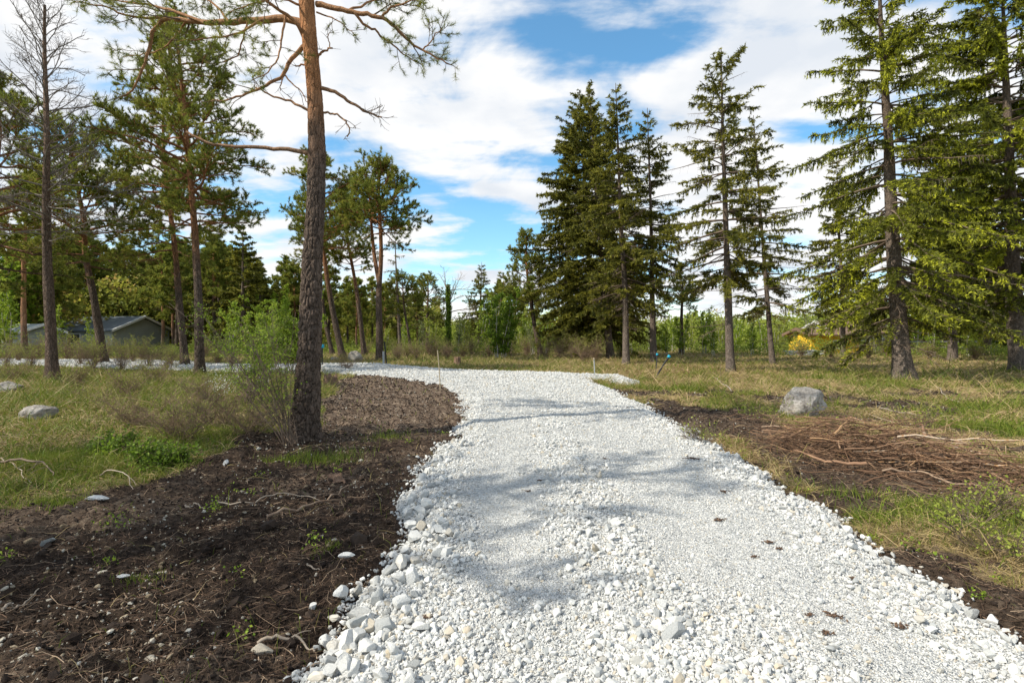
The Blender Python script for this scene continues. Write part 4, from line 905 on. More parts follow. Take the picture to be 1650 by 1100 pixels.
def stump(label, px, py, r, h, seed):
    X, Y = gp(px, py); z = float(surf(np.array([X]), np.array([Y]))[0]); root = thing('tree_stump', label, 'tree stump', (X, Y, z-.02)); rng = random.Random(seed)
    A_ = Acc(); k = 48; th_ = np.arange(k)/k*2*math.pi; hs = [0, .1, .25, .5, .75, 1.0]; V = []
    jag = np.array([rng.uniform(.65, 1.1) for _ in range(k)])
    for t in hs:
        rr_ = r*(1+.55*math.exp(-t*5)+.10*np.sin(th_*5+seed)*math.exp(-t*2)+.06*np.sin(th_*13)); V.append(np.stack([rr_*np.cos(th_), rr_*np.sin(th_), h*t*(jag if t == 1 else 1)*np.ones(k)], -1))
    V.append(np.stack([r*.6*np.cos(th_), r*.6*np.sin(th_), h*.7*np.ones(k)], -1)); V = np.array(V).reshape(-1, 3)
    q = [[i*k+j, i*k+(j+1) % k, (i+1)*k+(j+1) % k, (i+1)*k+j] for i in range(len(hs)) for j in range(k)]; A_.add(V, q=q)
    c0 = len(hs)*k; A_.add([[0, 0, h*.66]], a=0); A_.T.append(np.array([[c0+j, c0+(j+1) % k, c0+k] for j in range(k)])); link('stump_wood', A_.mesh('stump_wood', True), MAT['stump'], root)
    for i in range(4):
        A_ = Acc(); az = i*1.57+rng.uniform(-.4, .4); q = curve((r*.8*math.cos(az), r*.8*math.sin(az), h*.2), (math.cos(az), math.sin(az), -.3), r*rng.uniform(1.4, 2.4), 7, rng, .15, -.05); A_.tube(q, np.linspace(r*.28, .012, 7), 8); link('root', A_.mesh('root', True), MAT['stump'], root)
stump('reddish broken tree stump just right of the nearest pine trunk', 533, 622, .19, .36, 4)
stump('small split stump on the green verge beyond the bend of the path', 737, 588, .16, .42, 6)
stump('torn brown root stump lying in the dark soil below the nearest pine', 540, 775, .07, .07, 9)
# ---------------------------------------------------------------- marker posts and pipes
MAT['blue'] = simplemat('blue_plastic', (.02, .28, .42), (.03, .36, .52), 5, 0, .4)
MAT['black'] = simplemat('black_plastic_pipe', (.015, .015, .017), (.03, .03, .035), 5, 0, .45)
MAT['greypost'] = simplemat('grey_weathered_post', (.25, .26, .26), (.42, .43, .42), 20, .002)
MAT['pale_stake'] = simplemat('pale_wooden_stake', (.32, .26, .17), (.48, .40, .28), 20, .002)
def pole(label, a, b, r, name, mat, cat, d2=0, cap=None, capr=0, caph=.06):
    X, Y = gp(*a); z = float(surf(np.array([X]), np.array([Y]))[0]); root = thing(name, label, cat, (X, Y, z)); e = np.array(p3(b[0], b[1], Y+d2))-np.array([X, Y, z]); A_ = Acc()
    q = resample([(0, 0, -.15), e*.5+[.01, 0, 0], e], 9); A_.tube(q, [r]*9, 10); A_.tube([e, e+[0, 0, .001]], [r, .0005], 10); link('shaft', A_.mesh('shaft', True), MAT[mat], root)
    if cap:
        A_ = Acc(); n_ = e/np.linalg.norm(e); A_.tube([e-n_*caph, e-n_*caph*.98, e+n_*.01, e+n_*.012], [r*.9, capr, capr, .001], 12); link('cap', A_.mesh('cap', True), MAT[cap], root)
    return root
pole('black post with a blue cap standing between the near stump and the road', (519, 593), (519, 555), .03, 'marker_post', 'black', 'marker post', cap='blue', capr=.10, caph=.16)
pole('short grey post beside a thin black pole at the far edge of the path', (618, 592), (618, 566), .055, 'short_post', 'greypost', 'post')
pole('thin black pole rising next to the short grey post', (623, 592), (619, 550), .035, 'black_pole', 'black', 'pole')
pole('pale grey marker peg in twigs at the head of the gravel spur', (958, 611), (957, 577), .022, 'marker_peg', 'greypost', 'marker post', cap='pale_stake', capr=.03)
pole('thicker slanting black pipe with a blue end right of the gravel spur', (1052, 610), (1079, 573), .030, 'slanting_pipe', 'black', 'pipe', cap='blue', capr=.06, caph=.09)
pole('thinner bent black pipe with a blue tip behind the slanting pipe', (1056, 604), (1059, 570), .020, 'bent_pipe', 'black', 'pipe', d2=.3, cap='blue', capr=.045, caph=.07)
pole('thin bare sapling stake on the left verge of the path bend', (710, 634), (705, 564), .014, 'stake', 'pale_stake', 'stake')
# ---------------------------------------------------------------- houses beyond the trees
MAT['roof_grey'] = simplemat('dark_grey_roof', (.07, .085, .10), (.11, .13, .15), 3, 0, .5)
MAT['wall_grey'] = simplemat('grey_green_boards', (.28, .30, .285), (.40, .43, .41), 3, .01, stretch=(8, 8, .2))
MAT['white'] = simplemat('white_trim', (.68, .68, .66), (.78, .78, .76), 3, 0)
MAT['yellow'] = simplemat('yellow_boards', (.80, .47, .03), (.86, .54, .05), 3, .005, stretch=(8, 8, .2))
MAT['roof_brown'] = simplemat('brown_roof', (.14, .09, .06), (.24, .16, .11), 6, .01)
MAT['glass'] = simplemat('dark_window_glass', (.02, .03, .04), (.03, .04, .05), 3, 0, .08, spec=.6)
def box(A_, x0, x1, y0, y1, z0, z1, a=.5):
    V = [(x0, y0, z0), (x1, y0, z0), (x1, y1, z0), (x0, y1, z0), (x0, y0, z1), (x1, y0, z1), (x1, y1, z1), (x0, y1, z1)]
    A_.add(V, q=[(0, 3, 2, 1), (4, 5, 6, 7), (0, 1, 5, 4), (1, 2, 6, 5), (2, 3, 7, 6), (3, 0, 4, 7)], a=a)
def house(label, X, Y, z, L_, D_, hw, hr, rz, wall, roof, wins, name='house'):
    root = thing(name, label, 'house', (X, Y, z), None, rz); x0, x1, y0, y1 = -L_/2, L_/2, -D_/2, D_/2
    A_ = Acc(); V = [(x0, y0, -.3), (x1, y0, -.3), (x1, y1, -.3), (x0, y1, -.3), (x0, y0, hw), (x1, y0, hw), (x1, y1, hw), (x0, y1, hw), (x0, 0, hr), (x1, 0, hr)]
    A_.add(V, q=[(0, 1, 5, 4), (2, 3, 7, 6), (4, 5, 9, 8), (6, 7, 8, 9)]); A_.T.append(np.array([(1, 2, 6), (1, 6, 9), (1, 9, 5), (3, 0, 4), (3, 4, 8), (3, 8, 7)])); link('wall', A_.mesh('wall'), MAT[wall], root)
    A_ = Acc(); o = .4; sl = (hr-hw)/(D_/2)
    for s_ in (-1, 1):
        a0 = (x0-o, s_*(D_/2+o), hw-sl*o+.06); a1 = (x1+o, a0[1], a0[2]); b0 = (x0-o, 0, hr+.06); b1 = (x1+o, 0, hr+.06); t_ = np.array([0, 0, .12])
        V = np.array([a0, a1, b1, b0]); A_.add(np.vstack([V, V+t_]), q=[(0, 1, 2, 3), (7, 6, 5, 4), (0, 4, 5, 1), (1, 5, 6, 2), (3, 7, 4, 0)])
    rf = link('roof', A_.mesh('roof'), MAT[roof], root)
    for x_ in (x0-o-.03, x1+o-.09):                            # verge boards
        A_ = Acc()
        for s_ in (-1, 1): P_ = np.array([(x_, s_*(D_/2+o+.02), hw-sl*o), (x_, 0, hr)]); V = np.array([P_[0], P_[1], P_[1]+[0, 0, .24], P_[0]+[0, 0, .24]]); A_.add(np.vstack([V, V+[.12, 0, 0]]), q=[(0, 1, 2, 3), (7, 6, 5, 4), (3, 2, 6, 7), (0, 4, 5, 1)])
        link('verge_board', A_.mesh('verge_board'), MAT['white' if wall != 'yellow' else 'roof_brown'], rf)
    for wx, ww, wz, wh_ in wins:
        A_ = Acc(); 
        for (a_, b_, c_, d_) in ((wx-ww/2-.08, wx+ww/2+.08, wz+wh_, wz+wh_+.08), (wx-ww/2-.08, wx+ww/2+.08, wz-.08, wz), (wx-ww/2-.08, wx-ww/2, wz, wz+wh_), (wx+ww/2, wx+ww/2+.08, wz, wz+wh_)): box(A_, a_, b_, y0-.06, y0+.02, c_, d_)
        w_ = link('window', A_.mesh('window'), MAT['white'], root); A_ = Acc(); box(A_, wx-ww/2, wx+ww/2, y0-.02, y0+.01, wz, wz+wh_); link('pane', A_.mesh('pane'), MAT['glass'], w_)
    return root
house('low grey house with a dark metal roof seen through the left pines', -46.5, 57, 0, 12.5, 7.0, 2.1, 3.5, R(-10), 'wall_grey', 'roof_grey', [(-2.5, 1.2, .8, .9), (1.5, 1.6, .8, .9)])
house('small pale outbuilding at the far left behind the orange-trunked pine', -46, 49, 0, 3.2, 3.0, 1.9, 2.5, R(-20), 'wall_grey', 'wall_grey', [(0, .6, .8, .7)], 'outbuilding')
house('yellow wooden cabin half hidden by shrubs behind the sparse spruce', 27.9, 46, 0, 4.2, 3.4, 1.6, 2.05, R(2), 'yellow', 'roof_brown', [(.3, .9, .5, .6)], 'cabin')
house('grey wooden house far behind the big bright spruce', 36.5, 56, 0, 7, 5, 1.9, 3.0, R(10), 'wall_grey', 'roof_brown', [(-1.5, 1, .7, .9), (1.5, 1, .7, .9)])
A_ = Acc()
for X in np.arange(0, 9.1, 1.5): box(A_, X, X+.1, -.05, .05, -.2, 1.15)
root = thing('rail_fence', 'pale wooden rail fence between the cabin and the big spruce', 'fence', (30.5, 42, 0), None, R(6)); link('posts', A_.mesh('posts'), MAT['greypost'], root)
for zz_ in (1.02, .55): A_ = Acc(); box(A_, -.2, 9.3, -.08, -.052, zz_, zz_+.1); link('rail', A_.mesh('rail'), MAT['greypost'], root)
A_ = Acc()
for i in range(60):
    q = curve((r2.uniform(-1.2, 1), r2.uniform(-.5, .5), abs(r2.gauss(.1, .2))), (1, r2.gauss(0, .15), 0), r2.uniform(.8, 1.8), 4, r2, .05); A_.tube(q, [.05]*4, 7)
tag(link('log_pile', A_.mesh('log_pile'), MAT['greypost'], None, (22.8, 41, 0)), 'pale heap of cut poles left of the yellow cabin', 'log pile', kind='stuff')

# ---------------------------------------------------------------- shrubs and undergrowth near the camera
def shrub_fan(label, px, py, stems, seed, leaf, mat, bark, name='green_shrub', leafn=5, v0=.45, tl=.6, r=.008, leafy_above=.35, per=.12, group=None):
    root, base = treeroot(name, label, 'shrub', px, py, group); tr = Tree(seed); rng = tr.rng; rs_ = tr.rs; pos = []
    for (dx, dy, h) in stems:
        q = curve((rng.gauss(0, .06), rng.gauss(0, .06), -.05), (dx*.6, dy*.6, 1), h*math.hypot(1, math.hypot(dx, dy)), 12, rng, .06, 0); q[:, 0] += dx*h*.35*np.linspace(0, 1, 12)**1.5
        tr.T.tube(q, np.linspace(r*rng.uniform(.7, 1.3), .0025, 12), 6)
        for k in range(int(h/per)):
            t = rng.uniform(.2, 1); p, d_ = lerp(q, min(t, .99)); q2 = curve(p, (rng.gauss(0, 1), rng.gauss(0, 1), rng.uniform(.1, 1.2)), rng.uniform(.4, 1)*tl*(1.2-t), 6, rng, .2, .03); tr.B.tube(q2, np.linspace(.0035, .0015, 6), 3)
            for m in range(6):
                p2, d2 = lerp(q2, rng.uniform(.2, .99)); q3 = curve(p2, d2/np.linalg.norm(d2)+np.array([rng.gauss(0, .7), rng.gauss(0, .7), rng.gauss(.2, .4)]), rng.uniform(.06, .2), 3, rng, .2); tr.B.tube(q3, [.0018, .0014, .001], 3)
                if p2[2] > leafy_above*rng.uniform(.6, 1.4): pos.append(q3[0]+(q3[2]-q3[0])*rs_.random(leafn)[:, None]+rs_.normal(0, .018, (leafn, 3)))
    link('stems', tr.T.mesh('stems', True), MAT[bark], root); link('branches', tr.B.mesh('branches'), MAT[bark], root)
    if pos and leafn: pos = np.concatenate(pos); C = Acc(); C.leaves(pos, leaf*rs_.uniform(.6, 1.4, len(pos)), np.clip(v0+rs_.normal(0, .22, len(pos)), 0, 1), rs_); link('foliage', C.mesh('foliage'), MAT[mat], root)
    return root
rg = random.Random(3)
shrub_fan('many-stemmed green shrub sprouting at the left foot of the nearest pine', 468, 720, [(rg.uniform(-.95, .05), rg.uniform(-.2, .6), rg.uniform(1.1, 2.1)) for _ in range(17)], 81, .030, 'leaf', 'twig', leafn=2, v0=.5, leafy_above=.8)
shrub_fan('airy green shrub left of the nearest pine, in front of the road', 400, 655, [(rg.uniform(-.6, .5), rg.uniform(-.3, .5), rg.uniform(.8, 1.9)) for _ in range(16)], 82, .036, 'leaf', 'twig', leafn=3, v0=.5, leafy_above=.5)
shrub_fan('taller young shrub with bright leaves behind the green shrub by the pine', 420, 628, [(rg.uniform(-.5, .5), rg.uniform(-.3, .5), rg.uniform(1.4, 2.5)) for _ in range(18)], 83, .045, 'leaf', 'twig', leafn=10, v0=.7, leafy_above=.6)
shrub_fan('leafy shrub right at the roadside behind the airy shrub', 470, 606, [(rg.uniform(-.6, .5), rg.uniform(-.3, .5), rg.uniform(1.4, 3.2)) for _ in range(18)], 87, .06, 'leaf', 'twig', leafn=10, v0=.65, leafy_above=.6)
shrub_fan('low creeping green shrub at the border of grass and dark soil', 265, 752, [(rg.uniform(-1.5, 1.5), rg.uniform(-.8, .8), rg.uniform(.08, .24)) for _ in range(46)], 84, .036, 'leaf', 'twig', leafn=6, v0=.22, leafy_above=.03, tl=.35, per=.03)
shrub_fan('second low green shrub farther left on the soil border', 180, 735, [(rg.uniform(-1.6, 1.6), rg.uniform(-.8, .8), rg.uniform(.08, .22)) for _ in range(26)], 85, .036, 'leaf', 'twig', leafn=5, v0=.25, leafy_above=.03, tl=.35, per=.04)
for i, (px, py, n_, h0, h1, lb) in enumerate([(205, 640, 14, .3, .7, 'brown twiggy undergrowth in the grass behind the flat boulder'), (120, 625, 14, .3, .8, 'brown twiggy undergrowth right of the half-dead pine'), (250, 618, 14, .3, .9, 'dry thicket in front of the bowed pine'), (20, 612, 12, .3, .8, 'dry thicket at the far left beside the road')]):
    shrub_fan(lb, px, py, [(rg.uniform(-1.3, 1.3), rg.uniform(-.8, .8), rg.uniform(h0, h1)) for _ in range(n_*2)], 110+i, .03, 'leaf_yellow', 'twig_brown', 'bare_shrub', 1, .5, .5, .006, .3, .08)
for i, (px, py, lb) in enumerate([(290, 712, 'tangle of bare brown twigs above the low creeping shrub'), (350, 690, 'bare twiggy shrub on the grass left of the many-stemmed shrub'), (225, 690, 'thin bare brambles in the grass behind the low creeping shrub'), (400, 706, 'dry brown twigs between the many-stemmed shrub and the low one'), (330, 650, 'dry bush with a few pale buds in front of the road'), (560, 600, 'bare thin shrub right of the near stump by the road')]):
    shrub_fan(lb, px, py, [(rg.uniform(-1.4, 1.4), rg.uniform(-.8, .8), rg.uniform(.25, .68)) for _ in range(24)], 90+i, .018, 'leaf_yellow', 'twig_brown', 'bare_shrub', leafn=1, v0=.6, leafy_above=.3, tl=.4, per=.06, r=.005)
for i, (px, py, lb) in enumerate([(1345, 690, 'bare brown twigs growing against the large rounded boulder'), (1240, 685, 'sparse bare twigs left of the large rounded boulder'), (1560, 845, 'spindly weed stems with yellow buds near the right edge'), (1610, 900, 'young green weeds on the soil at the right edge'), (1130, 722, 'low dry herbs along the right edge of the path'), (1640, 830, 'straggly twigs cut by the right edge of the photo'), (1480, 690, 'dry low twigs in the grass behind the brush heap')]):
    shrub_fan(lb, px, py, [(rg.uniform(-1.2, 1.2), rg.uniform(-.7, .7), rg.uniform(.12, .40)) for _ in range(9 if i in (2, 3, 5) else 16)], 100+i, .025, 'leaf_yellow', 'twig', 'low_herb' if i in (2, 3, 4) else 'bare_shrub', leafn=3 if i in (2, 3) else 1, v0=.6, leafy_above=.12, tl=.3, per=.07, r=.004)
MAT['blossom'] = leafmat('white_blossom', [(0, (.6, .6, .5)), (1, (.8, .8, .74))], .3)
X, Y = gp(360, 650); A_ = Acc(); m = 420; cc = rs.uniform(-1, 1, (14, 3))*[.9, .5, .25]+[0, 0, .55]; A_.leaves(cc[rs.randint(0, 14, m)]+rs.normal(0, .07, (m, 3)), .03*rs.uniform(.6, 1.2, m), rs.random(m), rs)
root = thing('flowering_shrub', 'low shrub with little white blossoms in front of the road left of the pine', 'shrub', (X, Y, 0)); link('blossom', A_.mesh('blossom'), MAT['blossom'], root); A_ = Acc()
for c_ in cc: A_.tube(curve((c_[0]*.2, c_[1]*.2, -.05), c_*[1, 1, 1.3], np.linalg.norm(c_)*1.05, 7, rg, .08), np.linspace(.006, .002, 7), 4)
link('stems', A_.mesh('stems'), MAT['twig_brown'], root)
# little green seedlings dotted over the verges
A_ = Acc()
for i in range(330):
    dd = math.exp(r2.uniform(math.log(3), math.log(15))); aa = R(r2.uniform(-52, 50)); X = dd*math.sin(aa); Y = dd*math.cos(aa); pd_ = pathd(np.array([X]), np.array([Y]))[0]
    if pd_ > -.1 or (soilm(np.array([X]), np.array([Y]))[0] > .6 and r2.random() < .75): continue
    z = float(surf(np.array([X]), np.array([Y]))[0]); n_ = r2.randint(10, 40); h_ = r2.uniform(.04, .16); P_ = np.array([X, Y, z])+rs.normal(size=(n_, 3))*[.04, .04, 0]+np.stack([np.zeros(n_), np.zeros(n_), rs.random(n_)*h_], -1)
    A_.leaves(P_, .022*rs.uniform(.6, 1.3, n_), np.clip(rs.normal(.55, .2, n_), 0, 1), rs, 1.0)
tag(link('seedlings', A_.mesh('seedlings'), MAT['leaf']), kind='stuff')

# ---------------------------------------------------------------- brush heap and fallen branches
BH = Acc(); HA = np.array(gp(1275, 722)); HB = np.array(gp(1650, 792)); ux = (HB-HA)/np.linalg.norm(HB-HA); uy = np.array([-ux[1], ux[0]]); HL = np.linalg.norm(HB-HA)
for i in range(1250):
    big = i < 150; t = r2.random(); off = r2.gauss(0, .22 if big else .40)*(.6+.8*t); c_ = HA+ux*HL*t*1.1+uy*off
    if not big and r2.random() < .25: c_ = np.array(gp(r2.uniform(1140, 1340), r2.uniform(695, 760)))
    ang = r2.gauss(0, .45 if r2.random() < .5 else 1.3); dv_ = ux*math.cos(ang)+uy*math.sin(ang); L_ = r2.uniform(.35, 1.3) if big else r2.uniform(.15, .95)
    hmax = .55*math.exp(-(off/.33)**2)*(.45+.55*math.sin(math.pi*min(max(t, 0), 1)))
    q = curve((c_[0]-dv_[0]*L_/2, c_[1]-dv_[1]*L_/2, 0), (dv_[0], dv_[1], r2.gauss(0, .16)), L_, 8, r2, .12 if big else .2, -.004)
    if pathd(q[:, 0], q[:, 1]).max() > -.12: continue
    q[:, 2] = surf(q[:, 0], q[:, 1])+.012+hmax*r2.random()**.7+q[:, 2]*.7; q[:, 2] = np.maximum(q[:, 2], surf(q[:, 0], q[:, 1])+.006); r0_ = r2.uniform(.006, .013) if big else min(.006, r2.lognormvariate(-6.0, .45))
    BH.tube(q, np.linspace(r0_, r0_*.35, 8), 5, r2.uniform(.15, 1) if big else r2.random()*.8)
    if big:
        for k in range(3): p, d_ = lerp(q, r2.uniform(.2, .95)); BH.tube(curve(p, d_/np.linalg.norm(d_)+np.array([r2.gauss(0, .6), r2.gauss(0, .6), r2.uniform(-.1, .3)]), L_*r2.uniform(.15, .35), 5, r2, .15), np.linspace(r0_*.4, .001, 5), 4, r2.random())
MAT['brush'] = attrmat('reddish_brushwood', [(0, (.055, .033, .022)), (.5, (.20, .115, .068)), (.8, (.31, .20, .125)), (.93, (.45, .26, .12)), (1, (.52, .42, .32))], bump=0)
tag(link('brushwood', BH.mesh('brushwood'), MAT['brush']), 'heap of thin brown brushwood in the dry grass right of the path', 'brush heap', kind='stuff')
def branch(pts, r, label, zoff=.03, mat='stick', twg=4, seed=0, name='fallen_branch', arch=0.0, orange=False):
    """pts: photo pixels on the ground"""
    rng = random.Random(seed+int(pts[0][0])); q = resample([(*gp(*p), 0) for p in pts], 16); q[:, 2] = surf(q[:, 0], q[:, 1])+zoff+arch*np.sin(np.linspace(0, math.pi, 16)); L = np.linalg.norm(np.diff(q, axis=0), axis=1).sum()
    q[:, :2] += np.array([[rng.gauss(0, L*.006), rng.gauss(0, L*.006)] for _ in range(16)])
    root = thing(name, label, 'branch', tuple(q[0])); A_ = Acc(); A_.tube(q-q[0], np.linspace(r, r*.35, 16), 8, .6); A_.tube([[0, 0, 0], (q[0]-q[1])*.001], [r, .0005], 8, .9); link('stem', A_.mesh('stem', True), MAT[mat], root)
    if twg:
        A_ = Acc()
        for i in range(twg):
            p, d_ = lerp(q, rng.uniform(.3, .95)); d_ = d_/np.linalg.norm(d_); A_.tube(curve(p-q[0], d_+np.array([rng.gauss(0, .7), rng.gauss(0, .7), rng.uniform(0, .25)]), L*rng.uniform(.12, .3), 6, rng, .12, -.03), np.linspace(r*.35, r*.1, 6), 5)
        link('side_twigs', A_.mesh('side_twigs'), MAT[mat], root)
branch([(1265, 715), (1350, 728), (1450, 742), (1540, 768), (1600, 775)], .020, 'longest pale brown stem across the top of the brush heap', .16, twg=6)
branch([(1395, 760), (1330, 758), (1290, 744), (1280, 740)], .022, 'thick orange-barked branch with a torn end at the left of the heap', .10, 'twig_red', 2)
branch([(1230, 700), (1330, 712), (1430, 735), (1520, 760)], .012, 'thin straight stem lying along the back of the brush heap', .12)
branch([(1420, 770), (1480, 772), (1540, 795), (1640, 812)], .013, 'long low branch at the lower right of the brush heap', .08)
branch([(1450, 706), (1530, 735), (1620, 742)], .012, 'orange branch on the upper right of the brush heap', .10, 'twig_red')
branch([(1492, 714), (1484, 695)], .028, 'short split log stub standing out of the brush heap', .12, 'twig_red', 0)
branch([(1440, 730), (1448, 708)], .022, 'short grey-brown stub leaning at the back of the brush heap', .14, 'stick', 0)
branch([(1560, 800), (1595, 795), (1620, 780)], .014, 'curved orange twig at the right end of the brush heap', .08, 'twig_red', 1)
branch([(1180, 635), (1165, 624), (1155, 612)], .022, 'pale bare forked stick in grass left of the large boulder', .10, 'twig_grey', 2)
branch([(1545, 652), (1520, 640), (1508, 626)], .018, 'pale broken stick in the grass behind the brush heap', .06, 'twig_grey', 1)
branch([(1415, 662), (1450, 668), (1480, 672)], .018, 'short pale stick lying in straw between boulder and big spruce', .05, 'twig_grey', 1)
branch([(432, 838), (480, 825), (530, 806), (560, 787)], .014, 'bent brown branch lying across the dark soil', .035, 'stick', 1)
branch([(350, 822), (400, 824), (440, 806), (520, 808)], .008, 'thin pale root winding over the dark soil behind the bent branch', .03, 'twig_grey', 2)
branch([(298, 820), (330, 826)], .008, 'short thin twig left of the winding root', .03, 'twig_grey', 0)
branch([(416, 1040), (445, 1037), (482, 1034), (508, 1048)], .010, 'pale forked twig touching the rounded stone at the bottom', .03, 'twig_grey', 2)
branch([(5, 1000), (30, 980), (62, 960)], .009, 'thin grey twig at the left edge of the dark soil', .03, 'twig_grey', 1)
branch([(0, 755), (35, 758), (70, 762), (88, 778)], .016, 'dark curved branch on the grass at the far left', .08, 'twig', 3, arch=.06)
branch([(5, 745), (30, 765), (48, 790)], .008, 'pale bleached twig beside the dark curved branch', .07, 'twig_grey', 1)
branch([(100, 655), (130, 652), (160, 660)], .014, 'brown debris branch in the grass right of the low flat boulder', .05, 'stick', 5)
branch([(495, 914), (515, 922)], .007, 'tiny tan twig left of the grey oblong stone', .02, 'twig_grey', 1)
branch([(160, 770), (200, 780), (215, 795)], .008, 'arched tan twig on the border of grass and soil', .05, 'twig_grey', 1, arch=.08)
branch([(1030, 612), (1095, 606), (1130, 612)], .016, 'brown stick on the reddish leaf litter beyond the slanting pipe', .05, 'stick', 4)

# ---------------------------------------------------------------- background: bushes, birches, woods
def gz(X, Y): return float(surf(np.array([X]), np.array([Y]))[0])
REG = [(-200, 'beyond the left edge'), (30, 'at the far left edge'), (150, 'beside the half-dead pine'), (255, 'behind the grey house'), (335, 'behind the reddish pine trunk'), (430, 'in the gap right of the reddish pine'), (500, 'just left of the nearest pine trunk'), (600, 'between nearest pine and forked pine'), (690, 'just right of the forked pine'), (770, 'around the ivy-clad dead tree'), (880, 'left of the spruce clump'), (1062, 'at the foot of the spruce clump'), (1172, 'left of the lone tall spruce'), (1290, 'right of the lone tall spruce'), (1450, 'left of the big bright spruce'), (1570, 'right of the big bright spruce'), (1650, 'by the right edge')]
def where(px):
    for k_ in range(len(REG)-1, -1, -1):
        if px > (REG[k_-1][0] if k_ else -999): return REG[k_][1]
def spread(root, spots, label, group):
    """spots: (photo x, distance, scale); the first one moves the prototype itself"""
    base_label = label
    for i, (px, d, sc) in enumerate(spots):
        mates = sorted(d2 for p2, d2, _ in spots if where(p2) == where(px)); pre = '' if len(mates) == 1 else 'nearest ' if d == mates[0] else 'farthest ' if d == mates[-1] else 'middle ' if len(mates) == 3 else 'mid-distance '
        label = pre+base_label+' '+where(px)
        X = (px-825)/F*d; loc = (X, d, gz(X, d)-.03)
        if i == 0: root.location = loc; root.scale = (sc,)*3; root['label'] = label; root['group'] = group
        else: copy_thing(root, loc, r2.uniform(0, 6.28), sc*r2.uniform(.95, 1.05), label, group)
def proto_fan(name, seed, n, hmin, hmax, leaf, mat, leafn, bark='twig', la=.2, **k): return shrub_fan('shrub', 800, 590, [(rg.uniform(-.6, .6), rg.uniform(-.6, .6), rg.uniform(hmin, hmax)) for _ in range(n)], seed, leaf, mat, bark, name, leafn, .5, 1.0, .012, la, .16, **k)
g1 = proto_fan('bare_shrub', 120, 34, .7, 1.9, .05, 'leaf_yellow', 1, 'twig_brown', 1.2)
spread(g1, [(700, 36, .9), (590, 42, .8), (640, 37, .8), (690, 40, 1), (720, 38, .9), (760, 42, 1), (820, 40, 1), (880, 36, .9), (905, 34, .9), (925, 33, .9), (960, 31, .9), (1000, 36, .8), (200, 32, .8), (170, 30, .8), (140, 31, .9), (110, 34, 1), (60, 34, 1), (20, 36, 1.1), (230, 33, .9), (260, 30, .8), (330, 36, .9), (-20, 33, 1), (150, 25, .75), (195, 24, .7), (130, 26, .7), (240, 25, .7), (10, 26, .7), (50, 25, .6), (270, 23, .6), (375, 24, .6), (640, 33, .7), (670, 34, .8), (720, 34, .7), (790, 38, .9), (850, 38, .9), (900, 38, 1), (940, 30, .7)], 'bare grey-brown twiggy shrub', 'bare twiggy shrubs along the wood edge')
g2 = proto_fan('bare_shrub', 121, 34, .5, 1.4, .05, 'leaf_yellow', 1, 'twig_brown', .5)
spread(g2, [(940, 34, 1), (655, 35, .8), (745, 36, .9), (850, 44, 1.2), (215, 28, .8), (155, 27, .8), (80, 28, .9), (275, 27, .7), (350, 28, .8), (30, 30, .8), (1290, 36, .9), (1400, 33, .8), (1500, 33, .9), (1570, 32, 1), (1430, 38, 1), (1340, 34, .8)], 'half-bare brownish shrub with few leaves', 'half-bare shrubs along the wood edge')
# young birches and green bushes
b1 = leafy('x', 800, 590, 5.4, 5, 1.6, .13, 10, 130, 'leaf', 'young_birch', 'birch', bark='bark_birch', r=.035, wide=.9, bottom=.15, v0=.68)
spread(b1, [(802, 46, 1.12), (1085, 48, .75), (1135, 42, .80), (1060, 40, .55), (1210, 40, .62), (1230, 46, .75), (1190, 52, .8), (1505, 36, .75), (1560, 38, .85), (1600, 40, .9), (1640, 36, .9), (1480, 44, .9), (15, 40, 1.2), (-20, 38, 1.2), (375, 42, .75), (430, 40, .7), (460, 44, .8), (345, 46, .7), (150, 44, .6), (90, 42, .8), (1100, 40, .7), (1150, 38, .6), (1075, 36, .5), (780, 52, 1.0), (820, 50, 1.05), (850, 48, .8), (880, 44, .7), (650, 50, .7), (105, 62, 1.2), (495, 46, .7)], 'young bright green birch', 'young birches along the wood edge')
b2 = leafy('x', 800, 590, 4.4, 7, 2.2, .13, 8, 131, 'leaf_yellow', 'young_willow', 'small tree', bark='bark_birch', r=.03, wide=.9, bottom=.1, v0=.72)
spread(b2, [(1110, 52, .9), (1160, 50, .85), (1250, 50, .8), (1262, 60, 1.0), (695, 48, .8), (870, 50, .9), (920, 52, .9), (1020, 46, .7), (1330, 70, 1.2), (1380, 52, .9), (620, 44, .6), (1175, 60, 1.0), (750, 52, .9), (1030, 56, .9), (1440, 50, .9), (1620, 48, 1.1), (845, 54, 1.1)], 'pale yellow-green young tree', 'pale young trees in the far belt')
b5 = leafy('dome-shaped dense bright green young tree at the centre, left of the spruce clump', 803, 578, 5.0, 9, 2.0, .13, 15, 139, 'leaf', 'young_maple', 'small tree', bark='bark_birch', r=.03, wide=1.0, bottom=.06, v0=.3)
b3 = leafy('x', 800, 590, 4.8, 7, 2.2, .12, 5, 132, 'grey_leaf', 'young_aspen', 'small tree', bark='bark_birch', r=.03, wide=.8, bottom=.15, v0=.5)
spread(b3, [(825, 52, 1.1), (1150, 47, .7), (780, 60, 1.0), (740, 46, .7), (860, 42, .6), (1300, 50, .9), (1170, 44, .65), (1045, 50, .8), (680, 55, .8), (1410, 46, .8)], 'greyish green thin young tree', 'grey-green young trees in the far belt')
b4 = leafy('x', 800, 590, 11, 6, 4.5, .26, 9, 133, 'leaf', 'broadleaf_tree', 'broadleaf tree', bark='bark_dark', r=.11, wide=2.0, bottom=.2, v0=.6)
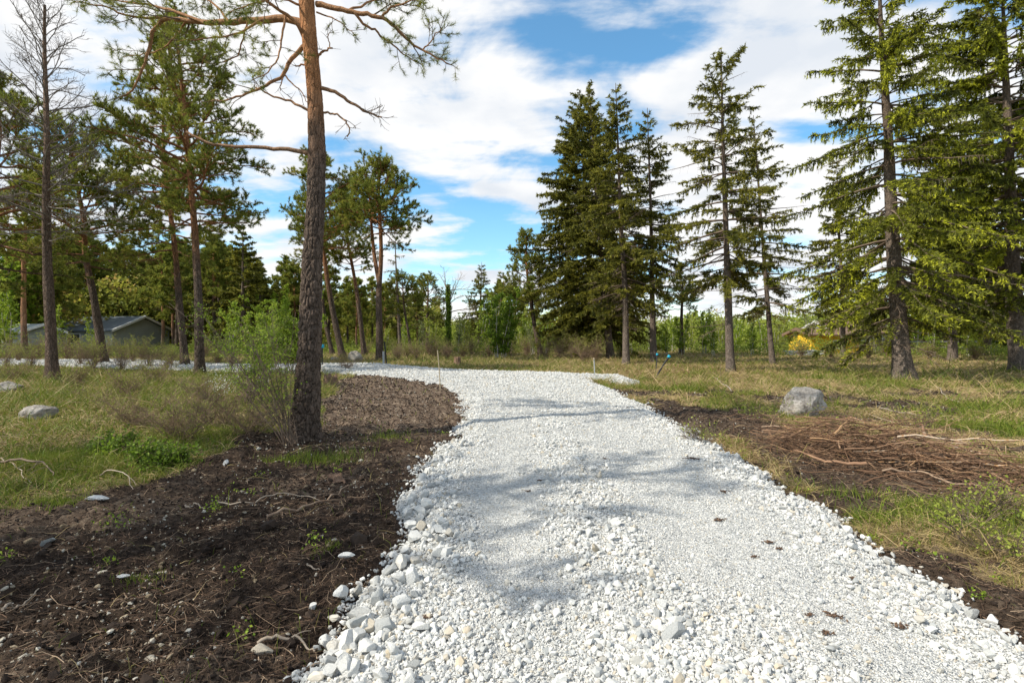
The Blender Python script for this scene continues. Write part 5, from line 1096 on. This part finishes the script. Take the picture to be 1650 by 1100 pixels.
spread(b4, [(10, 50, 1.15), (-60, 46, 1.2), (50, 66, 1.3), (95, 66, 1.0), (130, 68, 1.15), (165, 70, 1.0), (435, 52, .62), (460, 46, .5), (-120, 52, 1.2), (1560, 58, .6), (1640, 60, .7), (400, 50, .55)], 'fresh green broadleaf tree', 'broadleaf trees behind the pines')
# dark pines and spruces of the wood behind
w1 = pine('x', [(800, 592), (800, 500), (799, 380), (800, 250)], .19, 3.4, 2.8, 30, 140, needle=.26, nw=.07, per=13, dens=.2)
spread(w1, [(340, 66, 1), (250, 68, 1.1), (285, 48, .95), (232, 70, 1.2), (90, 58, 1.2), (60, 62, 1.2), (345, 48, .95), (370, 58, 1.1), (20, 60, 1.2), (-40, 58, 1.2), (560, 56, .75), (500, 60, .95), (600, 62, .8), (640, 58, .65), (460, 62, 1.05), (300, 62, 1.2), (125, 64, 1.3), (830, 60, .7), (200, 66, 1.3), (415, 64, 1.0), (530, 66, .95), (1120, 70, .45)], 'dark pine of the background wood', 'dark pines of the wood behind')
w2 = pine('x', [(800, 592), (797, 500), (803, 380), (799, 250)], .17, 4.2, 2.6, 30, 141, needle=.26, nw=.07, per=13, dens=.2, bark='bark_red')
spread(w2, [(193, 68, .95), (262, 52, 1), (280, 57, 1.1), (325, 55, 1), (75, 52, 1.1), (140, 60, 1.2), (475, 55, .9), (575, 52, .72), (620, 55, .7), (672, 60, .62), (805, 64, .7), (855, 62, .75), (390, 62, 1.15), (1520, 60, .8), (1600, 62, .9), (1400, 66, .8), (180, 70, 1.2), (238, 64, 1.0), (350, 62, 1.2)], 'red-stemmed pine of the background wood', 'red-stemmed pines of the wood behind')
w3 = spruce('x', [(800, 592), (800, 450), (800, 260)], .2, 1.2, 2.9, 142, wh=.45, per=6, bright=.2, bare=0, dens=.8, bl=.22, bw=.08, ragged=.25, stubs=0)
spread(w3, [(392, 46, 1.12), (355, 52, 1.1), (418, 50, .85), (445, 50, .7), (300, 66, 1.2), (255, 64, 1.2), (330, 60, 1.2), (1490, 46, .9), (1610, 48, 1.0), (1560, 54, 1.0), (1680, 46, 1.1), (930, 48, .7), (1400, 56, .75), (490, 56, .8), (960, 52, .9)], 'dense dark spruce of the background wood', 'dark spruces of the wood behind')
# ivy-clad dead tree
root, base = treeroot('ivy_clad_tree', 'dead tree with bare pale limbs and a dark sleeve of ivy at the centre', 'dead tree', 722, 570); tr = Tree(150); rng = tr.rng; d = base[1]
P, r = trunk_mesh(tr.T, [(0, 0, 0), (.05, 0, 3), np.array(p3(722, 462, d))-base], .16, .05, rng=rng)
for i, (px, py) in enumerate([(708, 442), (735, 450), (750, 475), (770, 470), (700, 478), (765, 500), (715, 430), (745, 440)]):
    p, _ = lerp(P, .45+.5*rng.random()); q = resample([p, (p+np.array(p3(px, py, d))-base)/2+[0, 0, .2], np.array(p3(px, py, d+rng.gauss(0, .6)))-base], 9); tr.limb(q, .05, .012, leafy=0, dens=.3, twr=None) if False else tr.limb(q, .05, .012, leafy=0, dens=.3)
link('trunk', tr.T.mesh('trunk', True), MAT['bark_dark'], root); link('branches', tr.B.mesh('branches'), MAT['twig_grey'], root)
C = Acc(); m = 5200; hz = tr.rs.uniform(.2, P[-1][2]+.2, m); az = tr.rs.uniform(0, 6.28, m); rr_ = .30*(1-.55*hz/P[-1][2])*(tr.rs.uniform(.5, 1.2, m))*(.2+1.7*vn(np.stack([np.cos(az)*2, np.sin(az)*2, hz*1.5], -1)))
C.leaves(np.stack([np.interp(hz, P[:, 2], P[:, 0])+rr_*np.cos(az), np.interp(hz, P[:, 2], P[:, 1])+rr_*np.sin(az), hz], -1), .12, tr.rs.uniform(0, .45, m), tr.rs); link('ivy', C.mesh('ivy'), MAT['leaf'], root)
# far woods: masses nobody could count
def woods(name, n, d0, d1, a0, a1, h0, h1, mat, seed, size, v0, nsc=.12):
    rw = np.random.RandomState(seed); A_ = Acc(); d = rw.uniform(d0, d1, n); a_ = np.radians(rw.uniform(a0, a1, n)); x = d*np.sin(a_); y = d*np.cos(a_)
    top = h0+(h1-h0)*np.clip(fbm(x, y, nsc, 4, seed)*1.6-.3, 0, 1)**1.3; z = top*rw.random(n)**.7
    hole = fbm(x, y+z*2, .5, 3, seed+5); k = hole > .36; A_.leaves(np.stack([x, y, z], -1)[k], size*rw.uniform(.6, 1.4, k.sum()), np.clip(v0+(hole[k]-.5)*.8+rw.normal(0, .15, k.sum()), 0, 1), rw); tag(link(name, A_.mesh(name), MAT[mat]), kind='stuff')
woods('distant_pine_wood', 75000, 70, 95, -56, -8, 4, 10, 'pine_needle', 61, .42, .62)
woods('distant_broadleaf_wood', 110000, 68, 92, -12, 56, 2.0, 5.6, 'leaf_yellow', 62, .28, .4)
woods('distant_woodland_edge', 60000, 96, 125, -58, 58, 3, 7, 'pine_needle', 63, .5, .6)
woods('undergrowth', 90000, 44, 66, -32, 54, .3, 1.9, 'leaf_yellow', 64, .12, .15, .3)
woods('low_undergrowth', 26000, 44, 66, -54, -32, .2, 1.0, 'leaf_yellow', 65, .12, .15, .3)
woods('distant_leafy_wood', 26000, 72, 92, -57, -42, 5, 14, 'leaf', 66, .34, .3)
